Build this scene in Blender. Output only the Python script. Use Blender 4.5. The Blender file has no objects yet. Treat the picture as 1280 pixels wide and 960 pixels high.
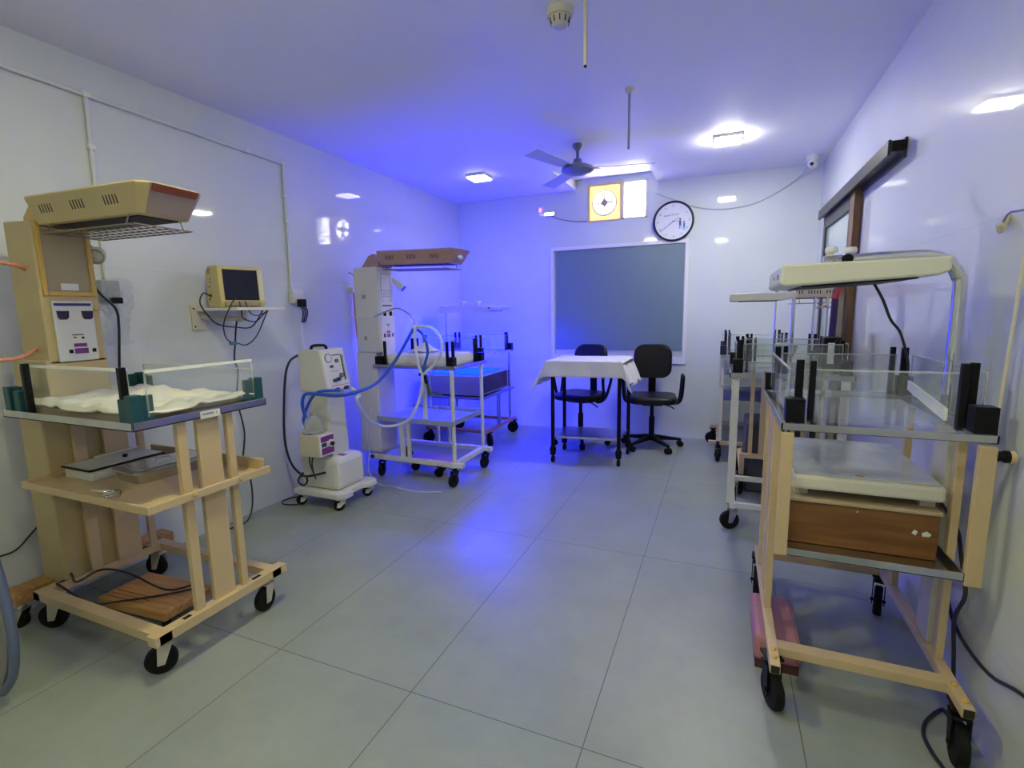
import bpy, bmesh, math, random
from mathutils import Vector, Matrix, Euler
from math import pi, sin, cos, radians
random.seed(7)
scene = bpy.context.scene
COL = scene.collection

# ------------------------------------------------------------------ camera
L, RX, D, H, YB = -2.853, 0.745, 5.251, 2.532, -1.9
cam_d = bpy.data.cameras.new('camera'); cam = bpy.data.objects.new('camera', cam_d); COL.objects.link(cam)
cam_d.sensor_width = 36; cam_d.lens = 624.23 / 1280 * 36; cam_d.clip_start = 0.02
r = Vector((0.92193, 0.38695, -0.01763)); u = Vector((-0.03935, 0.13883, 0.98953)); f = Vector((-0.38535, 0.91159, -0.14322))
cam.matrix_world = Matrix(((r.x, u.x, -f.x, 0), (r.y, u.y, -f.y, 0), (r.z, u.z, -f.z, 1.3), (0, 0, 0, 1)))
scene.camera = cam

# ------------------------------------------------------------------ world, exposure
world = bpy.data.worlds.new('daylight'); scene.world = world; world.use_nodes = True
bg = world.node_tree.nodes['Background']; bg.inputs[0].default_value = (1.0, 0.93, 0.80, 1); bg.inputs[1].default_value = 13.0
vs = scene.view_settings
vs.view_transform = 'Standard'; vs.look = 'None'; vs.gamma = 1; vs.use_curve_mapping = False
vs.exposure = 0.98
DOWNLIGHT = (6.0, 92.0, 80.0, 46.0, 62.0)   # emission of the ceiling panels, corner lamp is the dimmest
DOWNTINT = ((1, .93, .80), (1, .97, .86), (1, .96, .52), (1, .97, .72), (1, .96, .62))
BLUE_HEAD = 100.0          # phototherapy LED strength
BLUE_BED = 20.0

# ------------------------------------------------------------------ materials
MATS = {}
def mat(name, col, rough=0.5, metal=0.0, noise=0.0, nscale=8.0, col2=None, emit=None, estr=0, bump=0.0, bscale=60, spec=0.5, coat=0.0, sheen=0):
    if name in MATS: return MATS[name]
    m = bpy.data.materials.new(name); m.use_nodes = True; nt = m.node_tree; b = nt.nodes['Principled BSDF']
    b.inputs['Base Color'].default_value = (*col, 1); b.inputs['Roughness'].default_value = rough; b.inputs['Metallic'].default_value = metal
    b.inputs['Specular IOR Level'].default_value = spec; b.inputs['Coat Weight'].default_value = coat
    if noise or col2:
        tc = nt.nodes.new('ShaderNodeTexCoord'); n = nt.nodes.new('ShaderNodeTexNoise'); n.inputs['Scale'].default_value = nscale; n.inputs['Detail'].default_value = 5
        nt.links.new(tc.outputs['Object'], n.inputs['Vector'])
        rp = nt.nodes.new('ShaderNodeValToRGB'); rp.color_ramp.elements[0].position = .3; rp.color_ramp.elements[1].position = .7
        c2 = col2 or tuple(c * (1 - noise) for c in col)
        rp.color_ramp.elements[0].color = (*c2, 1); rp.color_ramp.elements[1].color = (*col, 1)
        nt.links.new(n.outputs['Fac'], rp.inputs['Fac']); nt.links.new(rp.outputs['Color'], b.inputs['Base Color'])
    if bump:
        tc = nt.nodes.new('ShaderNodeTexCoord'); n = nt.nodes.new('ShaderNodeTexNoise'); n.inputs['Scale'].default_value = bscale
        nt.links.new(tc.outputs['Object'], n.inputs['Vector'])
        bp = nt.nodes.new('ShaderNodeBump'); bp.inputs['Strength'].default_value = bump; bp.inputs['Distance'].default_value = .01
        nt.links.new(n.outputs['Fac'], bp.inputs['Height']); nt.links.new(bp.outputs['Normal'], b.inputs['Normal'])
    if emit: b.inputs['Emission Color'].default_value = (*emit, 1); b.inputs['Emission Strength'].default_value = estr
    MATS[name] = m; return m
def clear(name, tint=(1, 1, 1), gloss=0.10, haze=0.0):
    m = bpy.data.materials.new(name); m.use_nodes = True; nt = m.node_tree; nt.nodes.remove(nt.nodes['Principled BSDF'])
    out = nt.nodes['Material Output']; t = nt.nodes.new('ShaderNodeBsdfTransparent'); t.inputs[0].default_value = (*tint, 1)
    g = nt.nodes.new('ShaderNodeBsdfGlossy'); g.inputs['Roughness'].default_value = .03; g.inputs[0].default_value = (.9, .95, 1, 1)
    lw = nt.nodes.new('ShaderNodeLayerWeight'); lw.inputs[0].default_value = .5
    pw = nt.nodes.new('ShaderNodeMath'); pw.operation = 'POWER'; pw.inputs[1].default_value = 4; nt.links.new(lw.outputs['Facing'], pw.inputs[0])
    ml = nt.nodes.new('ShaderNodeMath'); ml.operation = 'MULTIPLY_ADD'; ml.inputs[1].default_value = gloss * 4; ml.inputs[2].default_value = .035; ml.use_clamp = True; nt.links.new(pw.outputs[0], ml.inputs[0])
    mx = nt.nodes.new('ShaderNodeMixShader'); nt.links.new(ml.outputs[0], mx.inputs[0]); nt.links.new(t.outputs[0], mx.inputs[1]); nt.links.new(g.outputs[0], mx.inputs[2])
    last = mx
    if haze:
        d = nt.nodes.new('ShaderNodeBsdfDiffuse'); d.inputs[0].default_value = (.85, .88, .88, 1)
        m2 = nt.nodes.new('ShaderNodeMixShader'); m2.inputs[0].default_value = haze
        nt.links.new(mx.outputs[0], m2.inputs[1]); nt.links.new(d.outputs[0], m2.inputs[2]); last = m2
    nt.links.new(last.outputs[0], out.inputs[0]); MATS[name] = m; return m
def wood(name, c1, c2, scale=6, axis='X', rough=.45):
    m = bpy.data.materials.new(name); m.use_nodes = True; nt = m.node_tree; b = nt.nodes['Principled BSDF']; b.inputs['Roughness'].default_value = rough
    tc = nt.nodes.new('ShaderNodeTexCoord'); mp = nt.nodes.new('ShaderNodeMapping'); nt.links.new(tc.outputs['Object'], mp.inputs[0])
    mp.inputs['Scale'].default_value = {'X': (1, 12, 12), 'Y': (12, 1, 12), 'Z': (12, 12, 1)}[axis]
    n = nt.nodes.new('ShaderNodeTexNoise'); n.inputs['Scale'].default_value = scale; n.inputs['Detail'].default_value = 6; nt.links.new(mp.outputs[0], n.inputs['Vector'])
    rp = nt.nodes.new('ShaderNodeValToRGB'); rp.color_ramp.elements[0].position = .35; rp.color_ramp.elements[1].position = .65
    rp.color_ramp.elements[0].color = (*c1, 1); rp.color_ramp.elements[1].color = (*c2, 1)
    nt.links.new(n.outputs['Fac'], rp.inputs[0]); nt.links.new(rp.outputs[0], b.inputs['Base Color']); MATS[name] = m; return m
def wallmat(name, col, rough):
    """glossy white laminated wall panels with hairline joints and faint smudges"""
    m = bpy.data.materials.new(name); m.use_nodes = True; nt = m.node_tree; b = nt.nodes['Principled BSDF']
    geo = nt.nodes.new('ShaderNodeNewGeometry'); n = nt.nodes.new('ShaderNodeTexNoise'); n.inputs['Scale'].default_value = 1.3; n.inputs['Detail'].default_value = 6
    nt.links.new(geo.outputs['Position'], n.inputs['Vector'])
    rp = nt.nodes.new('ShaderNodeValToRGB'); rp.color_ramp.elements[0].position = .3; rp.color_ramp.elements[1].position = .62
    rp.color_ramp.elements[0].color = (*[c * .93 for c in col], 1); rp.color_ramp.elements[1].color = (*col, 1)
    nt.links.new(n.outputs['Fac'], rp.inputs[0])
    sp = nt.nodes.new('ShaderNodeSeparateXYZ'); nt.links.new(geo.outputs['Position'], sp.inputs[0])
    def seam(sock, period, off, w):
        a = nt.nodes.new('ShaderNodeMath'); a.operation = 'ADD'; a.inputs[1].default_value = off; nt.links.new(sock, a.inputs[0])
        p = nt.nodes.new('ShaderNodeMath'); p.operation = 'PINGPONG'; p.inputs[1].default_value = period / 2; nt.links.new(a.outputs[0], p.inputs[0])
        c = nt.nodes.new('ShaderNodeMath'); c.operation = 'LESS_THAN'; c.inputs[1].default_value = w; nt.links.new(p.outputs[0], c.inputs[0]); return c
    s = seam(sp.outputs['Z'], 1.22, -1.55 + 1.22 * 2, .0015)
    mx = nt.nodes.new('ShaderNodeMixRGB'); mx.inputs[2].default_value = (*[c * .84 for c in col], 1)
    nt.links.new(s.outputs[0], mx.inputs[0]); nt.links.new(rp.outputs[0], mx.inputs[1]); nt.links.new(mx.outputs[0], b.inputs['Base Color'])
    b.inputs['Roughness'].default_value = .55; b.inputs['Coat Weight'].default_value = 1.0; b.inputs['Coat Roughness'].default_value = rough
    b.inputs['Coat IOR'].default_value = 1.45
    MATS[name] = m; return m
def floormat():
    m = bpy.data.materials.new('floor tiles'); m.use_nodes = True; nt = m.node_tree; b = nt.nodes['Principled BSDF']
    geo = nt.nodes.new('ShaderNodeNewGeometry'); sp = nt.nodes.new('ShaderNodeSeparateXYZ'); nt.links.new(geo.outputs['Position'], sp.inputs[0])
    def seam(sock, period, off, w):
        a = nt.nodes.new('ShaderNodeMath'); a.operation = 'ADD'; a.inputs[1].default_value = off; nt.links.new(sock, a.inputs[0])
        p = nt.nodes.new('ShaderNodeMath'); p.operation = 'PINGPONG'; p.inputs[1].default_value = period / 2; nt.links.new(a.outputs[0], p.inputs[0])
        c = nt.nodes.new('ShaderNodeMath'); c.operation = 'LESS_THAN'; c.inputs[1].default_value = w; nt.links.new(p.outputs[0], c.inputs[0]); return c
    s1 = seam(sp.outputs['X'], .609, .9491 + .609 * 10, .0016); s2 = seam(sp.outputs['Y'], 1.2718, -1.2963 + 1.2718 * 10, .0016)
    mxm = nt.nodes.new('ShaderNodeMath'); mxm.operation = 'MAXIMUM'; nt.links.new(s1.outputs[0], mxm.inputs[0]); nt.links.new(s2.outputs[0], mxm.inputs[1])
    n = nt.nodes.new('ShaderNodeTexNoise'); n.inputs['Scale'].default_value = 3.5; n.inputs['Detail'].default_value = 10; n.inputs['Roughness'].default_value = .65
    nt.links.new(geo.outputs['Position'], n.inputs['Vector'])
    rp = nt.nodes.new('ShaderNodeValToRGB'); rp.color_ramp.elements[0].position = .3; rp.color_ramp.elements[1].position = .7
    rp.color_ramp.elements[0].color = (.27, .31, .275, 1); rp.color_ramp.elements[1].color = (.34, .385, .345, 1)
    nt.links.new(n.outputs['Fac'], rp.inputs[0])
    mx = nt.nodes.new('ShaderNodeMixRGB'); mx.inputs[2].default_value = (.10, .11, .11, 1)
    nt.links.new(mxm.outputs[0], mx.inputs[0]); nt.links.new(rp.outputs[0], mx.inputs[1]); nt.links.new(mx.outputs[0], b.inputs['Base Color'])
    n2 = nt.nodes.new('ShaderNodeTexNoise'); n2.inputs['Scale'].default_value = 7; nt.links.new(geo.outputs['Position'], n2.inputs['Vector'])
    mr = nt.nodes.new('ShaderNodeMapRange'); mr.inputs[3].default_value = .30; mr.inputs[4].default_value = .46; nt.links.new(n2.outputs['Fac'], mr.inputs[0])
    nt.links.new(mr.outputs[0], b.inputs['Roughness']); b.inputs['Specular IOR Level'].default_value = .5
    MATS['floor'] = m; return m

WALL = wallmat('glossy wall panel', (.70, .74, .76), .035)
WALLF = wallmat('glossy far wall panel', (.70, .76, .76), .05)
CEIL = mat('ceiling paint', (.90, .90, .90), .6, noise=.03, nscale=1.5)
FLOOR = floormat()
CREAM = mat('cream enamel', (.66, .50, .29), .38, noise=.08, nscale=9)
CREAMD = mat('cream column paint', (.58, .46, .24), .42, noise=.10, nscale=4)
BEIGE = mat('pale beige enamel', (.66, .62, .50), .4, noise=.06, nscale=6)
OCHRE = mat('ochre trim', (.66, .42, .10), .4)
TAN = mat('tan recessed panel', (.40, .33, .20), .5, noise=.06, nscale=4)
VISOR = mat('brown red visor', (.22, .055, .03), .15)
MAUVE = mat('dusty mauve hood', (.36, .27, .24), .4, noise=.06)
HOODB = mat('pinkish brown hood', (.42, .27, .27), .35)
WHITE = mat('white plastic', (.78, .78, .76), .35)
WHITEG = mat('off white enamel', (.72, .73, .70), .32, noise=.04)
IVORY = mat('ivory plastic', (.70, .66, .52), .38)
BLACK = mat('black plastic', (.004, .004, .005), .42, spec=.22)
DARK = mat('dark slot', (.02, .018, .015), .7)
RUBBER = mat('black rubber', (.007, .007, .008), .6, spec=.2)
TEAL = mat('dark teal bracket', (.01, .075, .09), .4)
CHROME = mat('brushed steel', (.62, .62, .60), .22, 1.0, noise=.12, nscale=20)
STEEL = mat('steel tray', (.55, .55, .54), .3, 1.0, noise=.18, nscale=12)
SHINY = mat('polished chrome', (.75, .75, .75), .08, 1.0)
ALU = mat('aluminium frame', (.82, .84, .84), .4)
LINEN = mat('white linen', (.80, .77, .68), .9, bump=.25, bscale=35)
LINENW = mat('white sheet', (.80, .80, .78), .9, bump=.2, bscale=30)
KHAKI = mat('beige mattress underside', (.36, .30, .22), .8)
ACRYL = clear('clear acrylic', (.975, .99, .985), .10, .045)
ACEDGE = clear('acrylic edge', (.95, .97, .95), .2, .28)
ACTOP = mat('frosted acrylic strip', (.90, .91, .85), .3)
PURPLE = mat('purple print', (.20, .04, .26), .4)
NAVY = mat('navy print', (.03, .04, .16), .4)
DISPLAY = mat('dark display', (.03, .008, .02), .15)
DISPL2 = mat('teal display', (.01, .03, .05), .15)
LEATHER = mat('black leatherette', (.006, .006, .008), .36, spec=.3, bump=.1, bscale=120)
FROST = mat('frosted window film', (.18, .265, .31), .28, col2=(.165, .24, .285), nscale=1.2)
GLASSG = mat('greenish door glass', (.42, .50, .47), .12)
DOORB = wood('brown door frame', (.13, .065, .03), (.24, .13, .06), 5, 'Z')
BRONZE = mat('grey bronze frame', (.055, .055, .06), .4, .2, spec=.3)
PLY = wood('brown plywood', (.17, .070, .018), (.25, .115, .033), 4, 'X')
PLYE = mat('plywood edge', (.50, .40, .26), .6)
PLANK = wood('honey wood', (.42, .20, .055), (.60, .34, .11), 5, 'X')
PINK = mat('pink rexine', (.48, .21, .22), .45)
PINKP = mat('salmon tube', (.60, .25, .16), .4)
BLUEH = mat('blue hose', (.02, .10, .62), .3)
WHOSE = mat('milky hose', (.68, .74, .88), .3)
CABLE = mat('black cable', (.015, .016, .03), .45)
PVC = mat('white conduit', (.70, .73, .76), .45)
YELLOWM = mat('yellowed monitor case', (.66, .55, .25), .45, noise=.06)
SCREEN = mat('monitor screen', (.012, .014, .022), .12)
FANM = mat('fan enamel', (.22, .24, .32), .3)
RED = mat('red', (.45, .02, .03), .4)
VIOLET = mat('dark violet cloth', (.045, .02, .12), .7)
CLK = mat('clock dial', (.80, .82, .86), .3)
CLKB = mat('clock rim', (.01, .012, .05), .3)
INK = mat('grey ink', (.16, .17, .22), .6)
BLUEI = mat('blue ink', (.02, .13, .40), .6)
DOWNS = [mat('LED panel %d' % i, (1, 1, 1), .5, emit=DOWNTINT[i], estr=DOWNLIGHT[i]) for i in range(5)]
BLED = mat('blue LED panel', (.2, .3, 1), .5, emit=(.0, .004, 1.0), estr=BLUE_HEAD)
BLEB = mat('blue lit bed', (.02, .02, .1), .5, emit=(.0, .003, 1.0), estr=BLUE_BED)
GLOW = mat('adapter face glow', (1, 1, 1), .5, emit=(1, 1, .95), estr=3)  # brightness of the white wall adapter, put in as emission
REDL = mat('red indicator', (1, .1, .1), .5, emit=(1, .1, .15), estr=3)
LTRAY = mat('light blue metal', (.42, .48, .60), .3, .4)
TOPGL = mat('scuffed translucent top', (.52, .56, .57), .18, noise=.25, nscale=9, coat=.5)
VENTB = mat('machine grey white', (.68, .69, .64), .4)

# ------------------------------------------------------------------ geometry helpers
class MB:
    def __init__(s, M=None): s.bm = bmesh.new(); s.M = M or Matrix()
    def _add(s, vs): 
        return [s.bm.verts.new(s.M @ Vector(v)) for v in vs]
    def hexa(s, p):
        v = s._add(p)
        for q in ((0, 3, 2, 1), (4, 5, 6, 7), (0, 1, 5, 4), (1, 2, 6, 5), (2, 3, 7, 6), (3, 0, 4, 7)): s.bm.faces.new([v[i] for i in q])
        return s
    def box(s, x0, x1, y0, y1, z0, z1):
        return s.hexa([(x0, y0, z0), (x1, y0, z0), (x1, y1, z0), (x0, y1, z0), (x0, y0, z1), (x1, y0, z1), (x1, y1, z1), (x0, y1, z1)])
    def bar(s, a, b, w, h=None, upv=(0, 0, 1)):
        a = Vector(a); b = Vector(b); d = (b - a).normalized(); h = h or w
        up = Vector(upv)
        if abs(d.dot(up)) > .95: up = Vector((1, 0, 0))
        sd = d.cross(up).normalized() * w / 2; uu = sd.cross(d).normalized() * h / 2
        return s.hexa([a - sd - uu, a + sd - uu, b + sd - uu, b - sd - uu, a - sd + uu, a + sd + uu, b + sd + uu, b - sd + uu])
    def cyl(s, a, b, r, r2=None, n=16):
        a = Vector(a); b = Vector(b); d = (b - a).normalized(); r2 = r if r2 is None else r2
        t = d.orthogonal().normalized(); w = d.cross(t)
        A = s._add([a + (t * cos(2 * pi * i / n) + w * sin(2 * pi * i / n)) * r for i in range(n)])
        B = s._add([b + (t * cos(2 * pi * i / n) + w * sin(2 * pi * i / n)) * r2 for i in range(n)])
        for i in range(n): s.bm.faces.new([A[i], A[(i + 1) % n], B[(i + 1) % n], B[i]])
        s.bm.faces.new(A[::-1]); s.bm.faces.new(B); return s
    def lathe(s, c, axis, prof, n=24, cap=True):
        c = Vector(c); d = Vector(axis).normalized(); t = d.orthogonal().normalized(); w = d.cross(t); rings = []
        for (rr, h) in prof: rings.append(s._add([c + d * h + (t * cos(2 * pi * i / n) + w * sin(2 * pi * i / n)) * max(rr, 1e-4) for i in range(n)]))
        for A, B in zip(rings, rings[1:]):
            for i in range(n): s.bm.faces.new([A[i], A[(i + 1) % n], B[(i + 1) % n], B[i]])
        if cap: s.bm.faces.new(rings[0][::-1]); s.bm.faces.new(rings[-1])
        return s
    def tube(s, pts, r, n=8, sub=5, closed=False):
        P = [Vector(p) for p in pts]
        if sub > 1 and len(P) > 2:
            Q = []; N = len(P)
            rng = range(N if closed else N - 1)
            for i in rng:
                p0 = P[(i - 1) % N] if closed or i > 0 else P[i]; p1 = P[i]; p2 = P[(i + 1) % N]; p3 = P[(i + 2) % N] if closed or i + 2 < N else p2
                for k in range(sub):
                    t = k / sub
                    Q.append(.5 * ((2 * p1) + (p2 - p0) * t + (2 * p0 - 5 * p1 + 4 * p2 - p3) * t * t + (3 * p1 - p0 - 3 * p2 + p3) * t ** 3))
            if not closed: Q.append(P[-1])
            P = Q
        rings = []; N = len(P); t0 = None
        for i, p in enumerate(P):
            d = (P[(i + 1) % N] - P[i - 1]) if closed or 0 < i < N - 1 else (P[1] - P[0] if i == 0 else P[-1] - P[-2])
            if d.length < 1e-9: d = Vector((0, 0, 1))
            d.normalize()
            t0 = d.orthogonal().normalized() if t0 is None else (t0 - d * t0.dot(d)).normalized()
            w = d.cross(t0)
            rings.append(s._add([p + (t0 * cos(2 * pi * k / n) + w * sin(2 * pi * k / n)) * r for k in range(n)]))
        for i in range(N if closed else N - 1):
            A = rings[i]; B = rings[(i + 1) % N]
            for k in range(n): s.bm.faces.new([A[k], A[(k + 1) % n], B[(k + 1) % n], B[k]])
        if not closed: s.bm.faces.new(rings[0][::-1]); s.bm.faces.new(rings[-1])
        return s
    def prism(s, poly, plane, a, b):
        """poly 2D in plane 'xz' / 'yz' / 'xy', extruded along the other axis from a to b"""
        def mk(p, t): return {'xz': (p[0], t, p[1]), 'yz': (t, p[0], p[1]), 'xy': (p[0], p[1], t)}[plane]
        A = s._add([mk(p, a) for p in poly]); B = s._add([mk(p, b) for p in poly]); n = len(poly)
        for i in range(n): s.bm.faces.new([A[i], A[(i + 1) % n], B[(i + 1) % n], B[i]])
        s.bm.faces.new(A[::-1]); s.bm.faces.new(B); return s
    def ball(s, c, r, sc=(1, 1, 1), n=12):
        m = Matrix.Translation(Vector(c)) @ Matrix.Diagonal((*[r * q for q in sc], 1))
        bmesh.ops.create_uvsphere(s.bm, u_segments=n, v_segments=n // 2 + 2, radius=1, matrix=s.M @ m); return s
    def grid(s, nx, ny, fn, thick=0):
        V = [[s.bm.verts.new(s.M @ Vector(fn(i / nx, j / ny))) for j in range(ny + 1)] for i in range(nx + 1)]
        F = [s.bm.faces.new([V[i][j], V[i + 1][j], V[i + 1][j + 1], V[i][j + 1]]) for i in range(nx) for j in range(ny)]
        return s
    def build(s, name, m, parent=None, bevel=0.0, smooth=False, solid=0, origin=None):
        bmesh.ops.recalc_face_normals(s.bm, faces=s.bm.faces)
        me = bpy.data.meshes.new(name)
        if origin is not None: bmesh.ops.translate(s.bm, verts=s.bm.verts, vec=-Vector(origin))
        s.bm.to_mesh(me); s.bm.free(); o = bpy.data.objects.new(name, me); COL.objects.link(o)
        if origin is not None: o.location = origin
        me.materials.append(m)
        if smooth:
            for p in me.polygons: p.use_smooth = True
            me.set_sharp_from_angle(angle=radians(40))
        if solid:
            md = o.modifiers.new('solid', 'SOLIDIFY'); md.thickness = solid; md.offset = 0
        if bevel:
            md = o.modifiers.new('bevel', 'BEVEL'); md.width = bevel; md.segments = 2; md.limit_method = 'ANGLE'; md.angle_limit = radians(40)
        if parent is not None: o.parent = parent
        return o
def tag(o, label, cat, group=None):
    o['label'] = label; o['category'] = cat
    if group: o['group'] = group
    return o
def thing(name, label, cat, loc=(0, 0, 0), rz=0, group=None):
    o = bpy.data.objects.new(name, None); COL.objects.link(o); o.location = loc; o.rotation_euler = (0, 0, rz); o.empty_display_size = .1
    return tag(o, label, cat, group)
def struct(o): o['kind'] = 'structure'; return o
def off(loc): return Matrix.Translation(-Vector(loc))
def text(name, body, size, M, m, parent=None, ext=.0006, align='CENTER'):
    c = bpy.data.curves.new(name, 'FONT'); c.body = body; c.size = size; c.extrude = ext; c.align_x = align; c.align_y = 'CENTER'
    t = bpy.data.objects.new(name, c); COL.objects.link(t); bpy.context.view_layer.update()
    me = bpy.data.meshes.new_from_object(t.evaluated_get(bpy.context.evaluated_depsgraph_get()))
    bpy.data.objects.remove(t); me.name = name; me.transform(M); me.materials.clear(); me.materials.append(m)
    o = bpy.data.objects.new(name, me); COL.objects.link(o)
    if parent is not None: o.parent = parent
    return o
def facing(loc, xdir, updir):
    x = Vector(xdir).normalized(); y = Vector(updir).normalized(); z = x.cross(y)
    return Matrix(((x.x, y.x, z.x, loc[0]), (x.y, y.y, z.y, loc[1]), (x.z, y.z, z.z, loc[2]), (0, 0, 0, 1)))

# ------------------------------------------------------------------ room shell
T = .12
struct(MB().box(L - T, RX + T, YB - T, D + T, -.1, 0).build('floor', FLOOR))
struct(MB().box(L - T, L, YB - T, D + T, 0, H + .3).build('wall_left', WALL))
struct(MB().box(RX, RX + T, YB - T, D + T, 0, H + .3).build('wall_right', WALL))
struct(MB().box(L, RX, YB - T, YB, 0, H + .3).build('wall_back', WALL))
# far wall with the exhaust opening (x -1.335..-.735, z 2.20..2.57) and the window (x -1.735..-.332, z .75..1.97)
W0, W1, WZ0, WZ1 = -1.739, -.331, .751, 1.969
E0, E1, EZ0, EZ1 = -1.335, -.735, 2.200, 2.565
wf = MB(); y0, y1 = D, D + T
wf.box(L, W0, y0, y1, 0, H + .3); wf.box(W1, RX, y0, y1, 0, H + .3)
wf.box(W0, W1, y0, y1, 0, WZ0); wf.box(W0, W1, y0, y1, WZ1, EZ0)
wf.box(W0, E0, y0, y1, EZ0, H + .3); wf.box(E1, W1, y0, y1, EZ0, H + .3); wf.box(E0, E1, y0, y1, EZ1, H + .3)
struct(wf.build('wall_far', WALLF))
# ceiling with a splayed recess up to the head of the exhaust opening
CX0, CX1, CY0 = -1.462, -.648, 4.43
c = MB()
c.box(L, CX0, YB, D, H, H + .3); c.box(CX1, RX, YB, D, H, H + .3); c.box(CX0, CX1, YB, CY0, H, H + .3)
c.hexa([(CX0, CY0, H), (CX1, CY0, H), (CX1, D, H + .10), (CX0, D, H + .10), (CX0, CY0, H + .3), (CX1, CY0, H + .3), (CX1, D, H + .3), (CX0, D, H + .3)])
struct(c.build('ceiling', CEIL))

# window
w = struct(MB().box(W0, W1, D - .012, D + .02, WZ1 - .035, WZ1).box(W0, W1, D - .012, D + .02, WZ0, WZ0 + .075)
    .box(W0, W0 + .035, D - .012, D + .02, WZ0 + .075, WZ1 - .035).box(W1 - .035, W1, D - .012, D + .02, WZ0 + .075, WZ1 - .035).build('window_1', ALU))
MB().box(W0 + .055, W1 - .045, D + .004, D + .012, WZ0 + .135, WZ1 - .045).build('window_pane', FROST, w)
dg = bpy.data.materials.new('daylit ground glass'); dg.use_nodes = True; nt = dg.node_tree; b_ = nt.nodes['Principled BSDF']; b_.inputs['Base Color'].default_value = (.7, .74, .72, 1); b_.inputs['Roughness'].default_value = .3
tl = nt.nodes.new('ShaderNodeBsdfTranslucent'); tl.inputs[0].default_value = (.10, .11, .10, 1); mx = nt.nodes.new('ShaderNodeMixShader'); mx.inputs[0].default_value = .35
nt.links.new(b_.outputs[0], mx.inputs[1]); nt.links.new(tl.outputs[0], mx.inputs[2]); nt.links.new(mx.outputs[0], nt.nodes['Material Output'].inputs[0])
MB().box(W0 + .03, W1 - .03, D + .013, D + .018, WZ0 + .06, WZ1 - .02).build('ground_glass', dg, w)

# right wall sliding door and its track
d1 = struct(MB().box(RX - .045, RX, 3.70, 3.80, .02, 2.0).build('door_1', DOORB, bevel=.004))
g = MB(); g.box(RX - .04, RX - .005, 4.68, 4.76, .02, 2.0); g.box(RX - .04, RX - .005, 3.80, 3.86, .02, 2.0); g.box(RX - .04, RX - .005, 3.86, 4.68, 1.90, 2.0); g.box(RX - .04, RX - .005, 3.86, 4.68, .02, .14)
g.build('door_leaf', BRONZE, d1, bevel=.004)
MB().box(RX - .025, RX - .012, 3.86, 4.68, .14, 1.90).build('door_glass', GLASSG, d1)
tr = MB(); tr.box(RX - .07, RX, 2.93, 4.80, 2.0, 2.05); tr.box(RX - .075, RX - .062, 2.93, 4.80, 1.985, 2.055); tr.box(RX - .012, RX, 2.93, 4.8, 1.97, 2.06)
tk = struct(tr.build('trim_1', BRONZE, bevel=.003))
MB().box(RX - .06, RX - .014, 2.925, 2.93, 2.0, 2.045).build('track_end', BLACK, tk)

# ------------------------------------------------------------------ ceiling lights
LSPOTS = [(-2.10, 4.29, 'square ceiling light above the blue-lit corner'), (-.02, 4.18, 'square ceiling light near the wall clock and right wall'),
          (-1.25, 1.15, 'square ceiling light between the near warmer and the camera, above the top of the photo'), (-.1, .5, 'square ceiling light above the camera, left of the nearest right trolley'), (-1.1, -1.0, 'square ceiling light behind the camera near the back wall')]
for i, (x, y, lab) in enumerate(LSPOTS):
    t = thing('ceiling_light', lab or 'square ceiling light behind the camera', 'ceiling light', (x, y, H), 0, 'square ceiling lights')
    s = .085
    MB().box(-s - .008, s + .008, -s - .008, s + .008, -.022, 0).build('housing', WHITE, t, bevel=.003)
    MB().box(-s, s, -s, s, -.034, -.022).build('diffuser', DOWNS[i], t)

# ------------------------------------------------------------------ shared trolley pieces
def castor(parent, x, y, r=.05, ang=0, m=None, hub=None, top=.15):
    """swivel castor: fork part with a wheel sub-part"""
    M = Matrix.Translation((x, y, 0)) @ Matrix.Rotation(ang, 4, 'Z')
    g = MB(M); g.box(-.03, .03, -.026, .026, top - .008, top); g.cyl((0, 0, top - .03), (0, 0, top - .006), .018, n=12)
    for sgn in (-1, 1):
        g.prism([(-.024, top - .03), (.024, top - .03), (-.006, r * .75), (-.03, r * .75)], 'xz', sgn * .021 - .002, sgn * .021 + .002)
    g.box(-.024, .024, -.023, .023, top - .034, top - .028)
    g.cyl((-.018, -.027, r), (-.018, .027, r), .007, n=10)
    o = g.build('castor', m or CHROME, parent)
    wv = MB(M); wv.lathe((-.018, -.015, r), (0, 1, 0), [(r * .55, 0), (r * .9, 0), (r, .006), (r, .024), (r * .9, .03), (r * .55, .03)], 20)
    wo = wv.build('wheel', RUBBER, o, smooth=True)
    return o
def corner_posts(parent, x, y, z, sx, sy, h=.17, green=True, m=BLACK):
    """clip block with two slotted upright posts that hold the acrylic sides"""
    g = MB(); g.box(x - .026, x + .026, y - .026, y + .026, z, z + .075)
    g.box(x - .014 * sx - .011, x - .014 * sx + .011, y - sy * .045 - .008, y - sy * .045 + .008, z, z + h)
    g.box(x - sx * .045 - .008, x - sx * .045 + .008, y - .014 * sy - .011, y - .014 * sy + .011, z, z + h)
    return g.build('corner_clip', m, parent, bevel=.002)
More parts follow.
